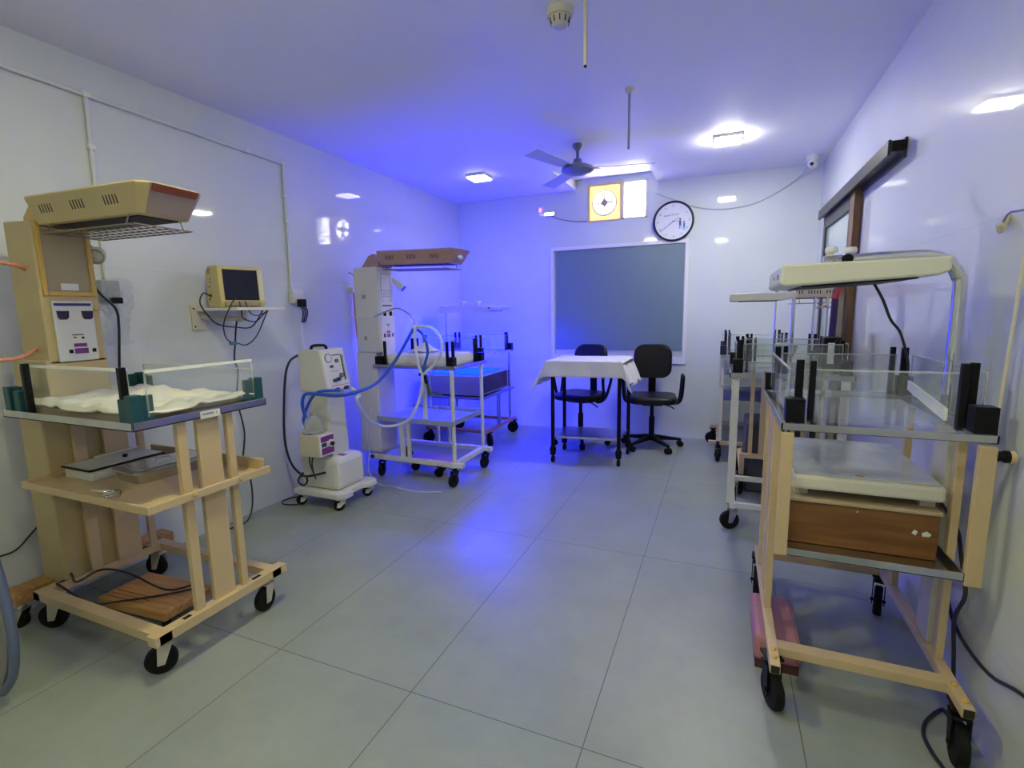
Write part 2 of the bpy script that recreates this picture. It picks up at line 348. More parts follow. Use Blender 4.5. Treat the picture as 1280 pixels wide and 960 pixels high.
def head_mesh(parent, L_, W, h, z, body, vent=DARK, name='heater_hood', slots=3, cage=True, visor=None, front=None):
    """radiant heater hood running along +x from 0: bottom outline smaller than top, chamfered nose"""
    def outline(x0, x1, w, c_): return [(x0, -w / 2), (x1 - c_, -w / 2), (x1, -w / 2 + c_), (x1, w / 2 - c_), (x1 - c_, w / 2), (x0, w / 2)]
    g = MB(); lo = outline(.02, L_ - .06, W - .05, .02); mid = outline(0, L_, W, .03); tp = outline(.0, L_ - .02, W - .02, .03)
    rings = [[(p[0], p[1], z) for p in lo], [(p[0], p[1], z + h * .93) for p in mid], [(p[0], p[1], z + h) for p in tp]]
    R_ = [g._add(q) for q in rings]
    for A, B in zip(R_, R_[1:]):
        for i in range(6): g.bm.faces.new([A[i], A[(i + 1) % 6], B[(i + 1) % 6], B[i]])
    g.bm.faces.new(R_[-1]); 
    # recessed dark underside
    g.bm.faces.new(R_[0][::-1])
    o = g.build(name, body, parent, bevel=.004)
    MB().box(.06, L_ - .10, -W / 2 + .05, W / 2 - .05, z - .004, z + .002).build('heater_recess', DARK, o)
    for s_ in (-1, 1):
        for k in range(slots):
            sl = MB()
            cx = L_ * (.16 + .28 * k)
            for j in range(5):
                xx = cx + (j - 2) * .016
                t0, t1 = .35, .8
                ya = s_ * ((W - .05) / 2 + t0 * .025 + .0012); yb = s_ * ((W - .05) / 2 + t1 * .025 + .0012)
                sl.hexa([(xx - .003, ya, z + h * t0), (xx + .003, ya, z + h * t0), (xx + .003, ya - s_ * .004, z + h * t0), (xx - .003, ya - s_ * .004, z + h * t0),
                         (xx - .003, yb, z + h * t1), (xx + .003, yb, z + h * t1), (xx + .003, yb - s_ * .004, z + h * t1), (xx - .003, yb - s_ * .004, z + h * t1)])
            sl.build('vent_slots', vent, o)
    if cage:
        wr = MB(); zz = z - .035; x0, x1, w = .05, L_ - .08, W - .03
        wr.tube([(x0, -w / 2, zz), (x1, -w / 2, zz), (x1, w / 2, zz), (x0, w / 2, zz)], .0028, 6, 1, True)
        for i in range(1, 14): xx = x0 + (x1 - x0) * i / 14; wr.tube([(xx, -w / 2, zz), (xx, w / 2, zz)], .0018, 5, 1)
        for i in range(1, 5): yy = -w / 2 + w * i / 5; wr.tube([(x0, yy, zz), (x1, yy, zz)], .0018, 5, 1)
        for a in (x0 + .04, x1 - .04):
            for b in (-w / 2, w / 2): wr.tube([(a, b, zz), (a, b * .85, z + .01)], .0025, 5, 1)
        wr.build('wire_guard', SHINYD, o)
    if visor:
        def P(t, yy): return (L_ - .06 * (1 - t) + .002, yy, z + h * .93 * t)
        v = MB(); v.hexa([P(.62, -W / 2 + .035), P(.62, W / 2 - .045), (P(.62, 0)[0] - .004, W / 2 - .045, P(.62, 0)[2]), (P(.62, 0)[0] - .004, -W / 2 + .035, P(.62, 0)[2]),
                          P(.96, -W / 2 + .035), P(.96, W / 2 - .045), (P(.96, 0)[0] - .004, W / 2 - .045, P(.96, 0)[2]), (P(.96, 0)[0] - .004, -W / 2 + .035, P(.96, 0)[2])])
        v.build('hood_visor', visor, o)
    return o
SHINYD = mat('dull wire', (.30, .25, .20), .35, .8)

# ================================================================== 1. cream radiant warmer, near left
wl = (-2.20, 1.265, 0); M0 = off(wl)
t = thing('radiant_warmer', 'cream radiant warmer with brown hooded heater, near left, a crumpled sheet on its bed', 'medical warmer', wl)
g = MB(M0)
g.box(-2.60, -1.79, 1.00, 1.045, .15, .185); g.box(-2.60, -1.79, 1.485, 1.53, .15, .185)
g.box(-1.835, -1.79, .985, 1.56, .15, .187); g.box(-2.60, -2.555, 1.00, 1.53, .15, .186)
for (a, b) in ((1.06, 1.10), (1.44, 1.47)):
    g.box(-1.83, -1.80, a, b, .187, .189)
base = g.build('base_frame', CREAM, t, bevel=.003)
g = MB(M0)
for a, b in ((1.07, 1.13), (1.40, 1.46)): g.box(-1.82, -1.805, a, b, .1865, .1885)
for a, b in ((1.08, 1.14), (1.38, 1.44)): g.box(-2.585, -2.57, a, b, .1865, .1885)
g.build('frame_slots', BLACK, base)
for (x, y, a) in ((-1.855, 1.055, .9), (-1.84, 1.49, 1.7), (-2.57, 1.06, .6), (-2.60, 1.50, .3)):
    castor(t, x - wl[0], y - wl[1], .053, a, BEIGE, top=.15)
for a, b, xx in ((1.155, 1.190, -1.82), (1.352, 1.380, -1.82)):
    MB(M0).box(xx - .012, xx + .012, a, b, .186, .93).build('upright', CREAM, t, bevel=.002)
MB(M0).box(-1.832, -1.812, 1.232, 1.322, .186, .93).build('upright_board', CREAM, t, bevel=.002)
for k, (a, b) in enumerate(((1.19, 1.235), (1.30, 1.40), (1.44, 1.47))):
    MB(M0).box(-2.565, -2.545, a, b, .186, .93).build('rear_upright', CREAM, t, bevel=.002)
# column on its own wooden-coloured foot
g = MB(M0); g.box(-2.74, -2.57, 1.10, 1.32, .17, .93); g.box(-2.72, -2.47, 1.10, 1.32, .96, 1.14); g.prism([(-2.66, 1.12), (-2.47, 1.12), (-2.47, 1.68), (-2.66, 1.69)], 'xz', 1.115, 1.315)
col = g.build('column', CREAMD, t, bevel=.006)
MB(M0).box(-2.76, -2.66, .965, 1.62, .12, .175).build('rear_foot', PLANK, t, bevel=.004)
for yy in (1.0, 1.57): castor(t, -2.71 - wl[0], yy - wl[1], .04, .4, CHROME, top=.12)
X = -2.468
g = MB(M0)
g.box(X - .01, X + .008, 1.125, 1.140, 1.395, 1.675); g.box(X - .01, X + .008, 1.290, 1.306, 1.395, 1.675); g.box(X - .01, X + .008, 1.14, 1.29, 1.395, 1.412); g.box(X - .01, X + .008, 1.14, 1.29, 1.655, 1.675)
g.build('yellow_surround', OCHRE, col, bevel=.003)
MB(M0).box(X - .004, X + .002, 1.14, 1.29, 1.41, 1.66).build('tan_panel', TAN, col)
MB(M0).box(X + .002, X + .004, 1.185, 1.245, 1.418, 1.445).build('rating_plate', WHITE, col)
cp = MB(M0).box(X - .002, X + .006, 1.145, 1.285, 1.13, 1.375).build('control_panel', WHITEG, t, bevel=.002)
g = MB(M0); g.box(X + .006, X + .0075, 1.150, 1.278, 1.355, 1.366); g.build('header_stripe', NAVY, cp)
for a in (1.155, 1.240): MB(M0).prism([(a, 1.335), (a + .043, 1.335), (a + .040, 1.308), (a + .032, 1.300), (a + .010, 1.300), (a + .003, 1.308)], 'yz', X + .006, X + .008).build('display', DISPLAY, cp)
MB(M0).box(X + .006, X + .0075, 1.20, 1.245, 1.188, 1.202).box(X + .006, X + .0075, 1.20, 1.248, 1.160, 1.182).build('purple_label', PURPLE, cp)
g = MB(M0)
for a in (1.180, 1.262): g.box(X + .006, X + .0075, a, a + .014, 1.163, 1.178)
g.box(X + .006, X + .007, 1.198, 1.238, 1.236, 1.239); g.box(X + .006, X + .007, 1.203, 1.211, 1.224, 1.229); g.box(X + .006, X + .007, 1.230, 1.239, 1.221, 1.229)
g.build('buttons', BLACK, cp)
g = MB(M0); g.lathe((X + .004, 1.296, 1.345), (1, 0, 0), [(.008, 0), (.008, .006), (.004, .008)], 14); g.build('panel_lock', OCHRE, cp)
# push handle on the left side
g = MB(M0)
g.tube([(-2.55, 1.118, 1.50), (-2.53, 1.07, 1.515), (-2.56, .95, 1.53), (-2.62, .80, 1.54), (-2.64, .72, 1.50), (-2.64, .70, 1.35), (-2.62, .72, 1.20), (-2.58, .80, 1.165), (-2.54, .98, 1.15), (-2.53, 1.06, 1.16), (-2.55, 1.118, 1.19)], .008, 10, 4)
g.build('push_handle', PINKP, t, smooth=True)
# hood
hd = thing('x', 'x', 'x'); bpy.data.objects.remove(hd)
HM = Matrix.Translation((-2.52 - wl[0], 1.235 - wl[1], 0))
hp = bpy.data.objects.new('hood_mount', MB(HM).prism([(-.03, 1.66), (.06, 1.66), (.06, 1.70), (.02, 1.74), (-.03, 1.70)], 'xz', -.10, .06).build('tmp', OCHRE).data); 
for o in [o for o in COL.objects if o.name == 'tmp']: bpy.data.objects.remove(o)
COL.objects.link(hp); hp.parent = t
hood = head_mesh(t, .645, .245, .105, 1.662, CREAMD)
hood.location = (-2.465 - wl[0], 1.225 - wl[1], 0)
hood.rotation_euler = (0, 0, radians(3))
def NF(tt, yy, d): return (.585 + .06 * tt + .0015 + d, yy, 1.662 + .105 * .93 * tt)
def nface(t0, t1, a0, a1, d0, d1, nm, m): return MB().hexa([NF(t0, -a0, d0), NF(t0, a0, d0), NF(t0, a0, d1), NF(t0, -a0, d1), NF(t1, -a1, d0), NF(t1, a1, d0), NF(t1, a1, d1), NF(t1, -a1, d1)]).build(nm, m, hood)
nface(.02, .99, .078, .092, -.002, .001, 'nose_plate', MAUVE); nface(.74, .97, .082, .086, .001, .004, 'hood_visor', VISOR)
# examination lamp
EV = Vector((.62, -.50, -.32)); g = MB(M0); g.lathe((-2.515, 1.36, 1.585), EV, [(.006, -.01), (.026, 0), (.032, .02), (.034, .060), (.031, .063), (.027, .056)], 20)
g.tube([(-2.55, 1.31, 1.60), (-2.54, 1.33, 1.62), (-2.515, 1.345, 1.60)], .008, 8, 3)
el = g.build('exam_lamp', BEIGE, t, smooth=True)
MB(M0).lathe(Vector((-2.515, 1.36, 1.585)) + EV.normalized() * .0595, EV, [(.0265, 0), (.02, .005), (.001, .008)], 18).build('lamp_lens', mat('milky lens', (.5, .52, .5), .2), el, smooth=True)
# bed tray
g = MB(M0); x0, x1, ya, yb, z0, z1 = -2.60, -1.79, 1.00, 1.53, .925, .955
g.box(x0, x1, ya, yb, z0, z0 + .006); g.box(x0, x1, ya, ya + .006, z0, z1); g.box(x0, x1, yb - .006, yb, z0, z1); g.box(x0, x0 + .006, ya, yb, z0, z1); g.box(x1 - .006, x1, ya, yb, z0, z1)
bed = g.build('bed_tray', CHROME, t, bevel=.0015)
MB(M0).box(-1.79, -1.7885, 1.235, 1.315, .922, .950).build('bed_label', WHITE, bed)
text('bed_label_text', 'WARMER   1', .011, M0 @ facing((-1.7882, 1.272, .938), (0, 1, 0), (0, 0, 1)), BLACK, bed, .0004)
g = MB(M0)
for (x, y, sx, sy) in ((-1.815, 1.03, 1, -1), (-2.50, 1.03, -1, -1)):
    g = MB(M0); g.box(x - .045 * sx - .010, x - .045 * sx + .010, y - .014, y + .008, .935, 1.137); g.build('black_post', BLACK, t, bevel=.002)
for (x, y, sx, sy) in ((-1.812, 1.025, 1, -1), (-1.812, 1.505, 1, 1), (-2.56, 1.02, -1, -1), (-2.575, 1.505, -1, 1)):
    g = MB(M0); g.box(x - .018, x + .018, y - .018, y + .018, .93, 1.045); g.box(x - sx * .05 - .02, x - sx * .05 + .02, y - .010, y + .010, .93, 1.03); g.box(x - .010, x + .010, y - sy * .04 - .018, y - sy * .04 + .018, .93, 1.04)
    g.build('corner_bracket', TEAL, t, bevel=.002)
def panel(parent, M, a, b, z0, z1, th=.006, strip=ACTOP):
    a = Vector((*a, 0)); b = Vector((*b, 0))
    g = MB(M); g.bar(a + Vector((0, 0, (z0 + z1) / 2)), b + Vector((0, 0, (z0 + z1) / 2)), th, z1 - z0)
    o = g.build('acrylic_side', ACRYL, parent)
    g = MB(M); g.bar(a + Vector((0, 0, z1)), b + Vector((0, 0, z1)), th * 1.4, .010 if strip is ACTOP else .005)
    g.build('polished_edge', strip, o)
    for q in (a, b): MB(M).bar(q + Vector((0, 0, z0)), q + Vector((0, 0, z1)), th * 1.1, th * .4).build('end_edge', ACEDGE, o)
    return o
panel(t, M0, (-2.535, 1.048), (-1.87, 1.048), .965, 1.125)
panel(t, M0, (-1.803, 1.065), (-1.803, 1.485), .965, 1.12)
panel(t, M0, (-2.57, 1.518), (-1.84, 1.518), .965, 1.08, strip=ACEDGE)
# mid shelf
g = MB(M0); x0, x1, ya, yb = -2.56, -1.79, 1.02, 1.50
g.box(x0, x1 + .0, ya, yb, .635, .645)
g.box(x0, x1, ya - .012, ya, .632, .662); g.box(x0, x1 - .02, yb, yb + .012, .632, .69); g.box(x1, x1 + .012, ya - .012, yb + .012, .632, .662); g.box(x0 - .012, x0, ya - .012, yb + .012, .632, .662)
sh = g.build('mid_shelf', CREAM, t, bevel=.002)
g = MB(M0)
for y in (1.172, 1.366): g.lathe((-1.777, y, .65), (1, 0, 0), [(.009, 0), (.009, .004), (.004, .008)], 12)
g.build('shelf_bolts', CREAMD, sh)

# mattress, sheet, papers
g = MB(); g.box(-2.54, -1.86, 1.05, 1.47, .932, .968)
tag(g.build('mattress', KHAKI, bevel=.01, origin=(-2.2, 1.26, .932)), 'thin brown mattress under the crumpled sheet of the near left cream warmer', 'mattress')
def nz(x, y, s=1.0): return sin(x * 23 * s + 1.3 * sin(y * 17 * s)) * .5 + sin(y * 31 * s + 2 * sin(x * 13 * s + 1)) * .35 + sin((x + y) * 53 * s) * .15
def sheet(i, j):
    x = -2.55 + .74 * i; y = 1.035 + .44 * j
    z = .986 + .011 * nz(x, y) + .010 * nz(x, y, 2.1)
    if i < .12: z += .02 * (1 - i / .12)
    e = min(i, 1 - i, j, 1 - j); z -= max(0, .06 - e) * .30
    y += .012 * sin(i * 9); x += .02 * sin(j * 7)
    return (x, y, max(z, .972))
tag(MB().grid(60, 36, sheet).build('bed_sheet', LINEN, smooth=True, solid=.006, origin=(-2.2, 1.26, .975)), 'crumpled white bed sheet spread on the near left cream warmer', 'sheet')

# flat glass-topped box and instrument tray on the shelf
bl = (-2.432, 1.275, .645); Mb = Matrix.Translation((0, 0, 0))
t2 = thing('infant_scale', 'flat white scale with a dark-rimmed glass top on the near left warmer shelf', 'scale', bl, radians(90))
MB().box(-.14, .14, -.095, .095, .0, .042).build('scale_body', WHITEG, t2, bevel=.004)
MB().box(-.15, .15, -.10, .10, .042, .050).build('scale_rim', BLACK, t2, bevel=.002)
MB().box(-.143, .143, -.093, .093, .0501, .052).build('glass_top', mat('grey glass', (.55, .58, .54), .22), t2)
MB().cyl((.03, -.02, .052), (.03, -.02, .064), .009).build('scale_knob', BLACK, t2)
MB().box(-.03, .15, .082, .098, .052, .060).build('scale_handle', BEIGE, t2, bevel=.002)
t2 = thing('instrument_tray', 'covered stainless steel instrument tray on the near left warmer shelf', 'tray', (-2.185, 1.325, .645), radians(84))
def rr(w, h, c, n=5):
    P = []
    for (sx, sy, a0) in ((1, 1, 0), (-1, 1, 90), (-1, -1, 180), (1, -1, 270)):
        for k in range(n + 1): a = radians(a0 + 90 * k / n); P.append((sx * (w / 2 - c) + c * cos(a), sy * (h / 2 - c) + c * sin(a)))
    return P
g = MB(); A = g._add([(x * .93, y * .93, 0) for x, y in rr(.30, .19, .03)]); B = g._add([(x, y, .042) for x, y in rr(.30, .19, .03)]); n = len(A)
for i in range(n): g.bm.faces.new([A[i], A[(i + 1) % n], B[(i + 1) % n], B[i]])
g.bm.faces.new(A[::-1]); g.bm.faces.new(B); g.build('tray_body', CHROME, t2, smooth=True)
g = MB(); g.prism(rr(.315, .205, .035), 'xy', .042, .049); g.prism(rr(.25, .15, .03), 'xy', .049, .054)
lid = g.build('tray_lid', STEEL, t2, bevel=.002)
MB().tube([(-.03, 0, .054), (-.025, 0, .066), (.025, 0, .066), (.03, 0, .054)], .003, 6, 4).build('lid_handle', SHINY, lid)
g = MB(); 
for k in range(3): g.tube([(-.12 + .03 * k, 0, .003), (-.06 + .02 * k, .02 * k, .004), (.0 + .02 * k, .01, .003)], .003, 6, 4); 
for k in range(2): g.tube([(.02 * sin(a / 8 * 2 * pi) + .01 + .03 * k, .02 * cos(a / 8 * 2 * pi) - .015, .004) for a in range(8)], .0025, 6, 2, True)
g.M = Matrix(); o = g.build('scissors', SHINY); o.location = (-2.10, 1.07, .645); tag(o, 'small steel scissors lying beside the covered tray on the warmer shelf', 'scissors')

# wooden board standing on the floor under the warmer
t2 = thing('wooden_board', 'honey coloured wooden step board on the floor beneath the cream near left warmer', 'step board', (-2.28, 1.285, 0), radians(4))
g = MB(); g.box(-.20, .20, -.115, .115, .055, .10); g.build('board_top', PLANK, t2, bevel=.010)
g = MB()
for i in range(3): yy = -.09 + .022 * i; g.box(-.18, .05, yy, yy + .003, .1005, .1015)
g.build('board_grooves', mat('groove brown', (.2, .08, .02), .7), t2)
for (x, y) in ((.16, -.08), (.16, .08), (-.16, -.08), (-.16, .08)): MB().cyl((x, y, 0), (x, y, .055), .018).build('rubber_foot', RUBBER, t2)

# power cords around the warmer
def cable(name, pts, r, m, label, cat='cable', n=6, sub=6, group=None):
    o = MB().tube(pts, r, n, sub).build(name, m, smooth=True, origin=pts[0]); return tag(o, label, cat, group)
cable('power_cord', [(-2.735, 1.14, .92), (-2.735, 1.13, .64), (-2.735, 1.12, .38), (-2.63, 1.13, .25), (-2.56, 1.12, .205), (-2.48, 1.10, .20), (-2.50, 1.20, .20), (-2.36, 1.23, .195), (-2.22, 1.29, .115), (-2.15, 1.37, .11), (-2.12, 1.35, .11), (-2.20, 1.26, .11), (-2.32, 1.16, .112), (-2.40, 1.10, .12), (-2.55, 1.06, .20)], .0045, CABLE, 'black power cord trailing down the near left warmer column and coiled over its base')
cable('wall_cable', [(-2.835, .90, .30), (-2.835, 1.0, .295), (-2.835, 1.06, .30), (-2.835, 1.12, .35), (-2.835, 1.20, .42), (-2.83, 1.30, .46)], .004, CABLE, 'thin black cable sagging along the left wall at the photo edge')

# grey blue rounded object at the left edge
g = MB(); g.tube([(-2.24, .745, .03), (-2.17, .75, .11), (-2.13, .75, .22), (-2.125, .75, .32), (-2.14, .75, .45), (-2.16, .745, .57), (-2.20, .735, .66), (-2.28, .72, .72)], .014, 10, 6)
t2 = thing('folded_chair', 'grey folded chair edge with bluish tube at the bottom left photo edge', 'chair', (-2.3, .66, 0))
g.bm.transform(off((-2.3, .66, 0))); g.build('tube_frame', mat('blue grey tube', (.16, .20, .34), .3, .3), t2, smooth=True)
MB(off((-2.3, .66, 0))).prism([(-2.5, .03), (-2.23, .05), (-2.17, .14), (-2.135, .24), (-2.13, .33), (-2.145, .45), (-2.17, .57), (-2.22, .66), (-2.5, .70)], 'xz', .735, .755).build('grey_panel', mat('grey seat panel', (.26, .25, .23), .6), t2, bevel=.004)

# ================================================================== 2. patient monitor on wall shelf
t2 = thing('wall_shelf', 'white wall shelf on a screwed bracket arm carrying the yellowed monitor', 'shelf', (L, 2.10, 1.34))
Ms = off((L, 2.10, 1.34))
MB(Ms).box(L + .02, -2.50, 2.00, 2.335, 1.335, 1.352).build('shelf_top', WHITE, t2, bevel=.002)
pl = MB(Ms).box(L, L + .012, 1.975, 2.06, 1.225, 1.37).build('wall_plate', BEIGE, t2, bevel=.002)
g = MB(Ms)
for z in (1.245, 1.35): g.lathe((L + .012, 1.99, z), (1, 0, 0), [(.006, 0), (.004, .003)], 10)
g.build('screws', DARK, pl)
g = MB(Ms); g.tube([(L + .02, 2.03, 1.30), (-2.74, 2.10, 1.29), (-2.66, 2.16, 1.29)], .016, 10, 3); g.cyl((-2.66, 2.16, 1.27), (-2.66, 2.16, 1.335), .024); g.build('bracket_arm', BEIGE, t2, smooth=True)
ml = (-2.66, 2.135, 1.352); t3 = thing('patient_monitor', 'yellowed boxy patient monitor with a dark screen on the left wall shelf', 'monitor', ml, radians(-14))
g = MB(); g.prism([(-.075, 0), (.075, 0), (.085, .03), (.075, .228), (.055, .236), (-.05, .240), (-.085, .20), (-.088, .04)], 'xz', -.128, .128)
case = g.build('monitor_case', YELLOWM, t3, bevel=.008)
MB().prism([(.0865, .042), (.0775, .215), (.0755, .215), (.0845, .042)], 'xz', -.104, .090).build('screen', SCREEN, case)
MB().prism([(.077, .002), (.092, .012), (.089, .034), (.084, .034)], 'xz', -.105, .095).build('button_bar', mat('dull beige strip', (.35, .30, .18), .5), case)
MB().prism([(.0865, .042), (.0775, .222), (.0745, .222), (.0835, .042)], 'xz', .094, .122).build('side_strip', IVORY, case)
g = MB()
for (x, z, rr_) in ((-.04, .12, .006), (-.02, .165, .004), (-.02, .145, .004), (-.03, .07, .010), (-.045, .05, .006)): g.cyl((x, -.130, z), (x, -.1265, z), rr_)
for k in range(3): g.box(-.055, -.015, -.1295, -.127, .195 + .011 * k, .199 + .011 * k)
g.build('side_ports', BLACK, case)
for nm, pts, rr_ in (('lead_a', [(-2.69, 1.985, 1.42), (-2.62, 1.90, 1.43), (-2.60, 1.86, 1.38), (-2.6, 1.89, 1.32), (-2.6, 1.95, 1.26), (-2.6, 2.06, 1.24), (-2.6, 2.17, 1.24), (-2.58, 2.24, 1.335)], .004),
                   ('lead_b', [(-2.56, 2.05, 1.40), (-2.54, 2.0, 1.37), (-2.60, 1.99, 1.27), (-2.64, 2.02, 1.19), (-2.66, 2.07, 1.15), (-2.66, 2.12, 1.14), (-2.66, 2.17, 1.13), (-2.64, 2.23, 1.18), (-2.60, 2.29, 1.33)], .0035),
                   ('lead_c', [(-2.55, 2.06, 1.385), (-2.54, 2.06, 1.33), (-2.58, 2.10, 1.29), (-2.60, 2.20, 1.27), (-2.58, 2.27, 1.333)], .0035),
                   ('lead_d', [(-2.55, 2.10, 1.385), (-2.53, 2.11, 1.32), (-2.56, 2.19, 1.305), (-2.56, 2.26, 1.333)], .0035)):
    o = MB(off(ml)).tube(pts, rr_, 6, 6).build('monitor_lead', CABLE, t3, smooth=True); o.rotation_euler = (0, 0, radians(14))
    o.matrix_parent_inverse = Matrix()
cable('monitor_power_cord', [(-2.70, 2.155, 1.29), (-2.72, 2.155, 1.22), (-2.745, 2.16, 1.13), (-2.75, 2.15, 1.04), (-2.75, 2.165, .96), (-2.76, 2.15, .79), (-2.75, 2.17, .58), (-2.76, 2.15, .40), (-2.74, 2.17, .30), (-2.76, 2.19, .13), (-2.75, 2.15, .03), (-2.74, 2.08, .006), (-2.76, 1.99, .006), (-2.74, 1.85, .006)], .005, CABLE, 'wavy black cord hanging from the monitor shelf down the left wall to the floor')
MB(); o = MB().box(-2.675, -2.645, 2.065, 2.10, 1.135, 1.155).build('cable_plug', mat('blue grey plug', (.10, .20, .34), .4), bevel=.003, origin=(-2.66, 2.08, 1.135)); tag(o, 'small blue cable connector hanging in the leads below the monitor', 'connector')

# conduit, sockets on left wall
g = MB(); g.tube([(L + .012, .2, 2.385), (L + .012, 1.57, 2.357), (L + .012, 2.725, 2.337)], .011, 10, 1); g.tube([(L + .012, 2.735, 2.345), (L + .012, 2.725, 1.47)], .011, 10, 1); g.tube([(L + .012, 1.57, 2.357), (L + .012, 1.555, 1.47)], .010, 10, 1)
t2 = thing('cable_conduit', 'white plastic electrical conduit running along the upper left wall with two drops', 'conduit', (L, 1.9, 2.35))
g.bm.transform(off((L, 1.9, 2.35))); g.build('conduit_pipe', PVC, t2, smooth=True)
for (y, z) in ((1.23, 2.363), (2.45, 2.341), (2.735, 2.337), (2.727, 2.12), (1.567, 2.12), (1.570, 2.357), (2.725, 1.95)):
    MB(off((L, 1.9, 2.35))).box(L, L + .026, y - .015, y + .015, z - .012, z + .012).build('pipe_clip', WHITE, t2, bevel=.003)
t2 = thing('wall_socket', 'white surface socket box below the conduit drop beside the ventilator', 'socket', (L, 2.755, 1.43))
Mk = off((L, 2.755, 1.43))
MB(Mk).box(L, L + .05, 2.705, 2.80, 1.385, 1.485).build('socket_box', WHITE, t2, bevel=.006)
for k, y in enumerate((2.74, 2.77)):
    MB(Mk).box(L + .05, L + .085, y - .013, y + .013, 1.36, 1.385 + .03).build('plug', BLACK, t2, bevel=.003)
for k in range(3): MB(Mk).tube([(L + .06, 2.73 + .02 * k, 1.38), (L + .08, 2.75 + .02 * k, 1.33), (L + .05, 2.76 + .015 * k, 1.25)], .005, 6, 5).build('plug_cord', CABLE, t2, smooth=True)
cable('white_pipe', [(L + .03, 2.775, 1.34), (L + .03, 2.775, 1.15), (L + .04, 2.77, 1.02), (L + .05, 2.76, .8)], .008, WHOSE, 'white tube dropping from the socket behind the ventilator head', 'tube')
t2 = thing('wall_socket', 'wall socket wrapped in clear plastic right of the near left warmer column', 'socket', (L, 1.56, 1.43)); Mk = off((L, 1.56, 1.43))
MB(Mk).box(L, L + .04, 1.515, 1.60, 1.39, 1.49).build('socket_box', mat('grey socket', (.42, .44, .46), .4), t2, bevel=.004)
MB(Mk).box(L + .04, L + .07, 1.545, 1.59, 1.375, 1.405).build('plug', BLACK, t2, bevel=.003)
def crinkle(i, j):
    y = 1.500 + .125 * i; z = 1.50 - .33 * j; x = L + .065 + .018 * nz(i * .9, j * 1.3, .9) + .008 * nz(i, j, 3)
    return (x, y + .02 * sin(j * 6), z)
MB(Mk).grid(14, 26, crinkle).build('plastic_wrap', clear('crinkled film', (.93, .95, .98), .5, .05), t2)
cable('socket_cord', [(-2.80, 1.47, 1.47), (-2.785, 1.50, 1.41), (-2.775, 1.545, 1.35), (-2.775, 1.55, 1.27), (-2.78, 1.535, 1.10), (-2.79, 1.52, .9)], .006, CABLE, 'thick black cord beside the plastic-wrapped wall socket')

# ================================================================== 3. ventilator (CPAP) machine
vl = (-2.46, 2.64, 0); Mv = off(vl)
t2 = thing('ventilator', 'white upright ventilator with slanted gauge panel on castors by left wall', 'ventilator', vl)
MB(Mv).prism([(-2.68, 2.45), (-2.30, 2.45), (-2.26, 2.49), (-2.26, 2.56), (-2.30, 2.585), (-2.30, 2.70), (-2.26, 2.73), (-2.26, 2.81), (-2.30, 2.84), (-2.68, 2.84)], 'xy', .085, .125).build('base_plate', WHITE, t2, bevel=.008)
for (x, y, a) in ((-2.31, 2.50, .5), (-2.31, 2.79, .5), (-2.64, 2.50, .9), (-2.64, 2.79, .4)): castor(t2, x - vl[0], y - vl[1], .035, a, WHITE, top=.085)
MB(Mv).box(-2.66, -2.33, 2.50, 2.78, .125, .345).build('compressor_box', WHITE, t2, bevel=.035)
MB(Mv).box(-2.48, -2.36, 2.60, 2.64, .3452, .3465).build('top_label', PURPLE, t2)
MB(Mv).prism([(-2.60, .34), (-2.415, .34), (-2.435, .80), (-2.60, .80)], 'xz', 2.56, 2.73).build('tower', VENTB, t2, bevel=.012)
hd = MB(Mv).prism([(-2.63, .79), (-2.395, .79), (-2.445, 1.075), (-2.60, 1.075), (-2.63, 1.04)], 'xz', 2.53, 2.755).build('head', VENTB, t2, bevel=.006)
# the slanted front panel
def FP(s_, v, d=0.0):   # s_ along y 0..1, v up 0..1
    x = -2.395 + (-.05) * v + .985 * d; z = .79 + .285 * v + .17 * d
    return (x, 2.53 + .225 * s_, z)
def fpbox(s0, s1, v0, v1, d0, d1, name, m, par):
    return MB(Mv).hexa([FP(s0, v0, d0), FP(s0, v0, d1), FP(s1, v0, d1), FP(s1, v0, d0), FP(s0, v1, d0), FP(s0, v1, d1), FP(s1, v1, d1), FP(s1, v1, d0)]).build(name, m, par)
pn = fpbox(.03, .97, .04, .99, 0, .006, 'gauge_panel', WHITE, hd)
def fpcyl(s_, v, rr_, d0, d1, name, m, par): return MB(Mv).cyl(FP(s_, v, d0), FP(s_, v, d1), rr_, n=20).build(name, m, par)
fpcyl(.27, .78, .032, .006, .011, 'pressure_gauge', mat('gauge rim', (.3, .32, .36), .3), pn); fpcyl(.27, .78, .024, .011, .012, 'gauge_dial', WHITE, pn)
fpcyl(.58, .70, .013, .006, .018, 'knob', mat('grey knob', (.14, .14, .18), .4), pn)
fpbox(.28, .42, .55, .61, .006, .009, 'meter', NAVY, pn)
fpcyl(.34, .25, .012, .006, .024, 'knob', NAVY, pn); fpcyl(.50, .27, .013, .006, .024, 'knob', NAVY, pn); fpcyl(.66, .35, .016, .006, .022, 'knob', mat('grey knob', (.14, .14, .18), .4), pn)
fpbox(.80, .83, .22, .82, .006, .009, 'flow_tube_scale', BLACK, pn); fpbox(.85, .93, .26, .84, .006, .016, 'flow_tube', mat('flow glass', (.6, .65, .72), .1), pn)
fpbox(.44, .82, .83, .85, .006, .008, 'printed_line', NAVY, pn); fpbox(.30, .60, .46, .47, .006, .0075, 'printed_text_row', INK, pn); fpbox(.20, .95, .12, .13, .006, .008, 'red_line', RED, pn)
fpcyl(.35, .03, .013, 0, .03, 'hose_port', NAVY, hd); fpcyl(.75, .04, .013, 0, .03, 'hose_port', NAVY, hd)
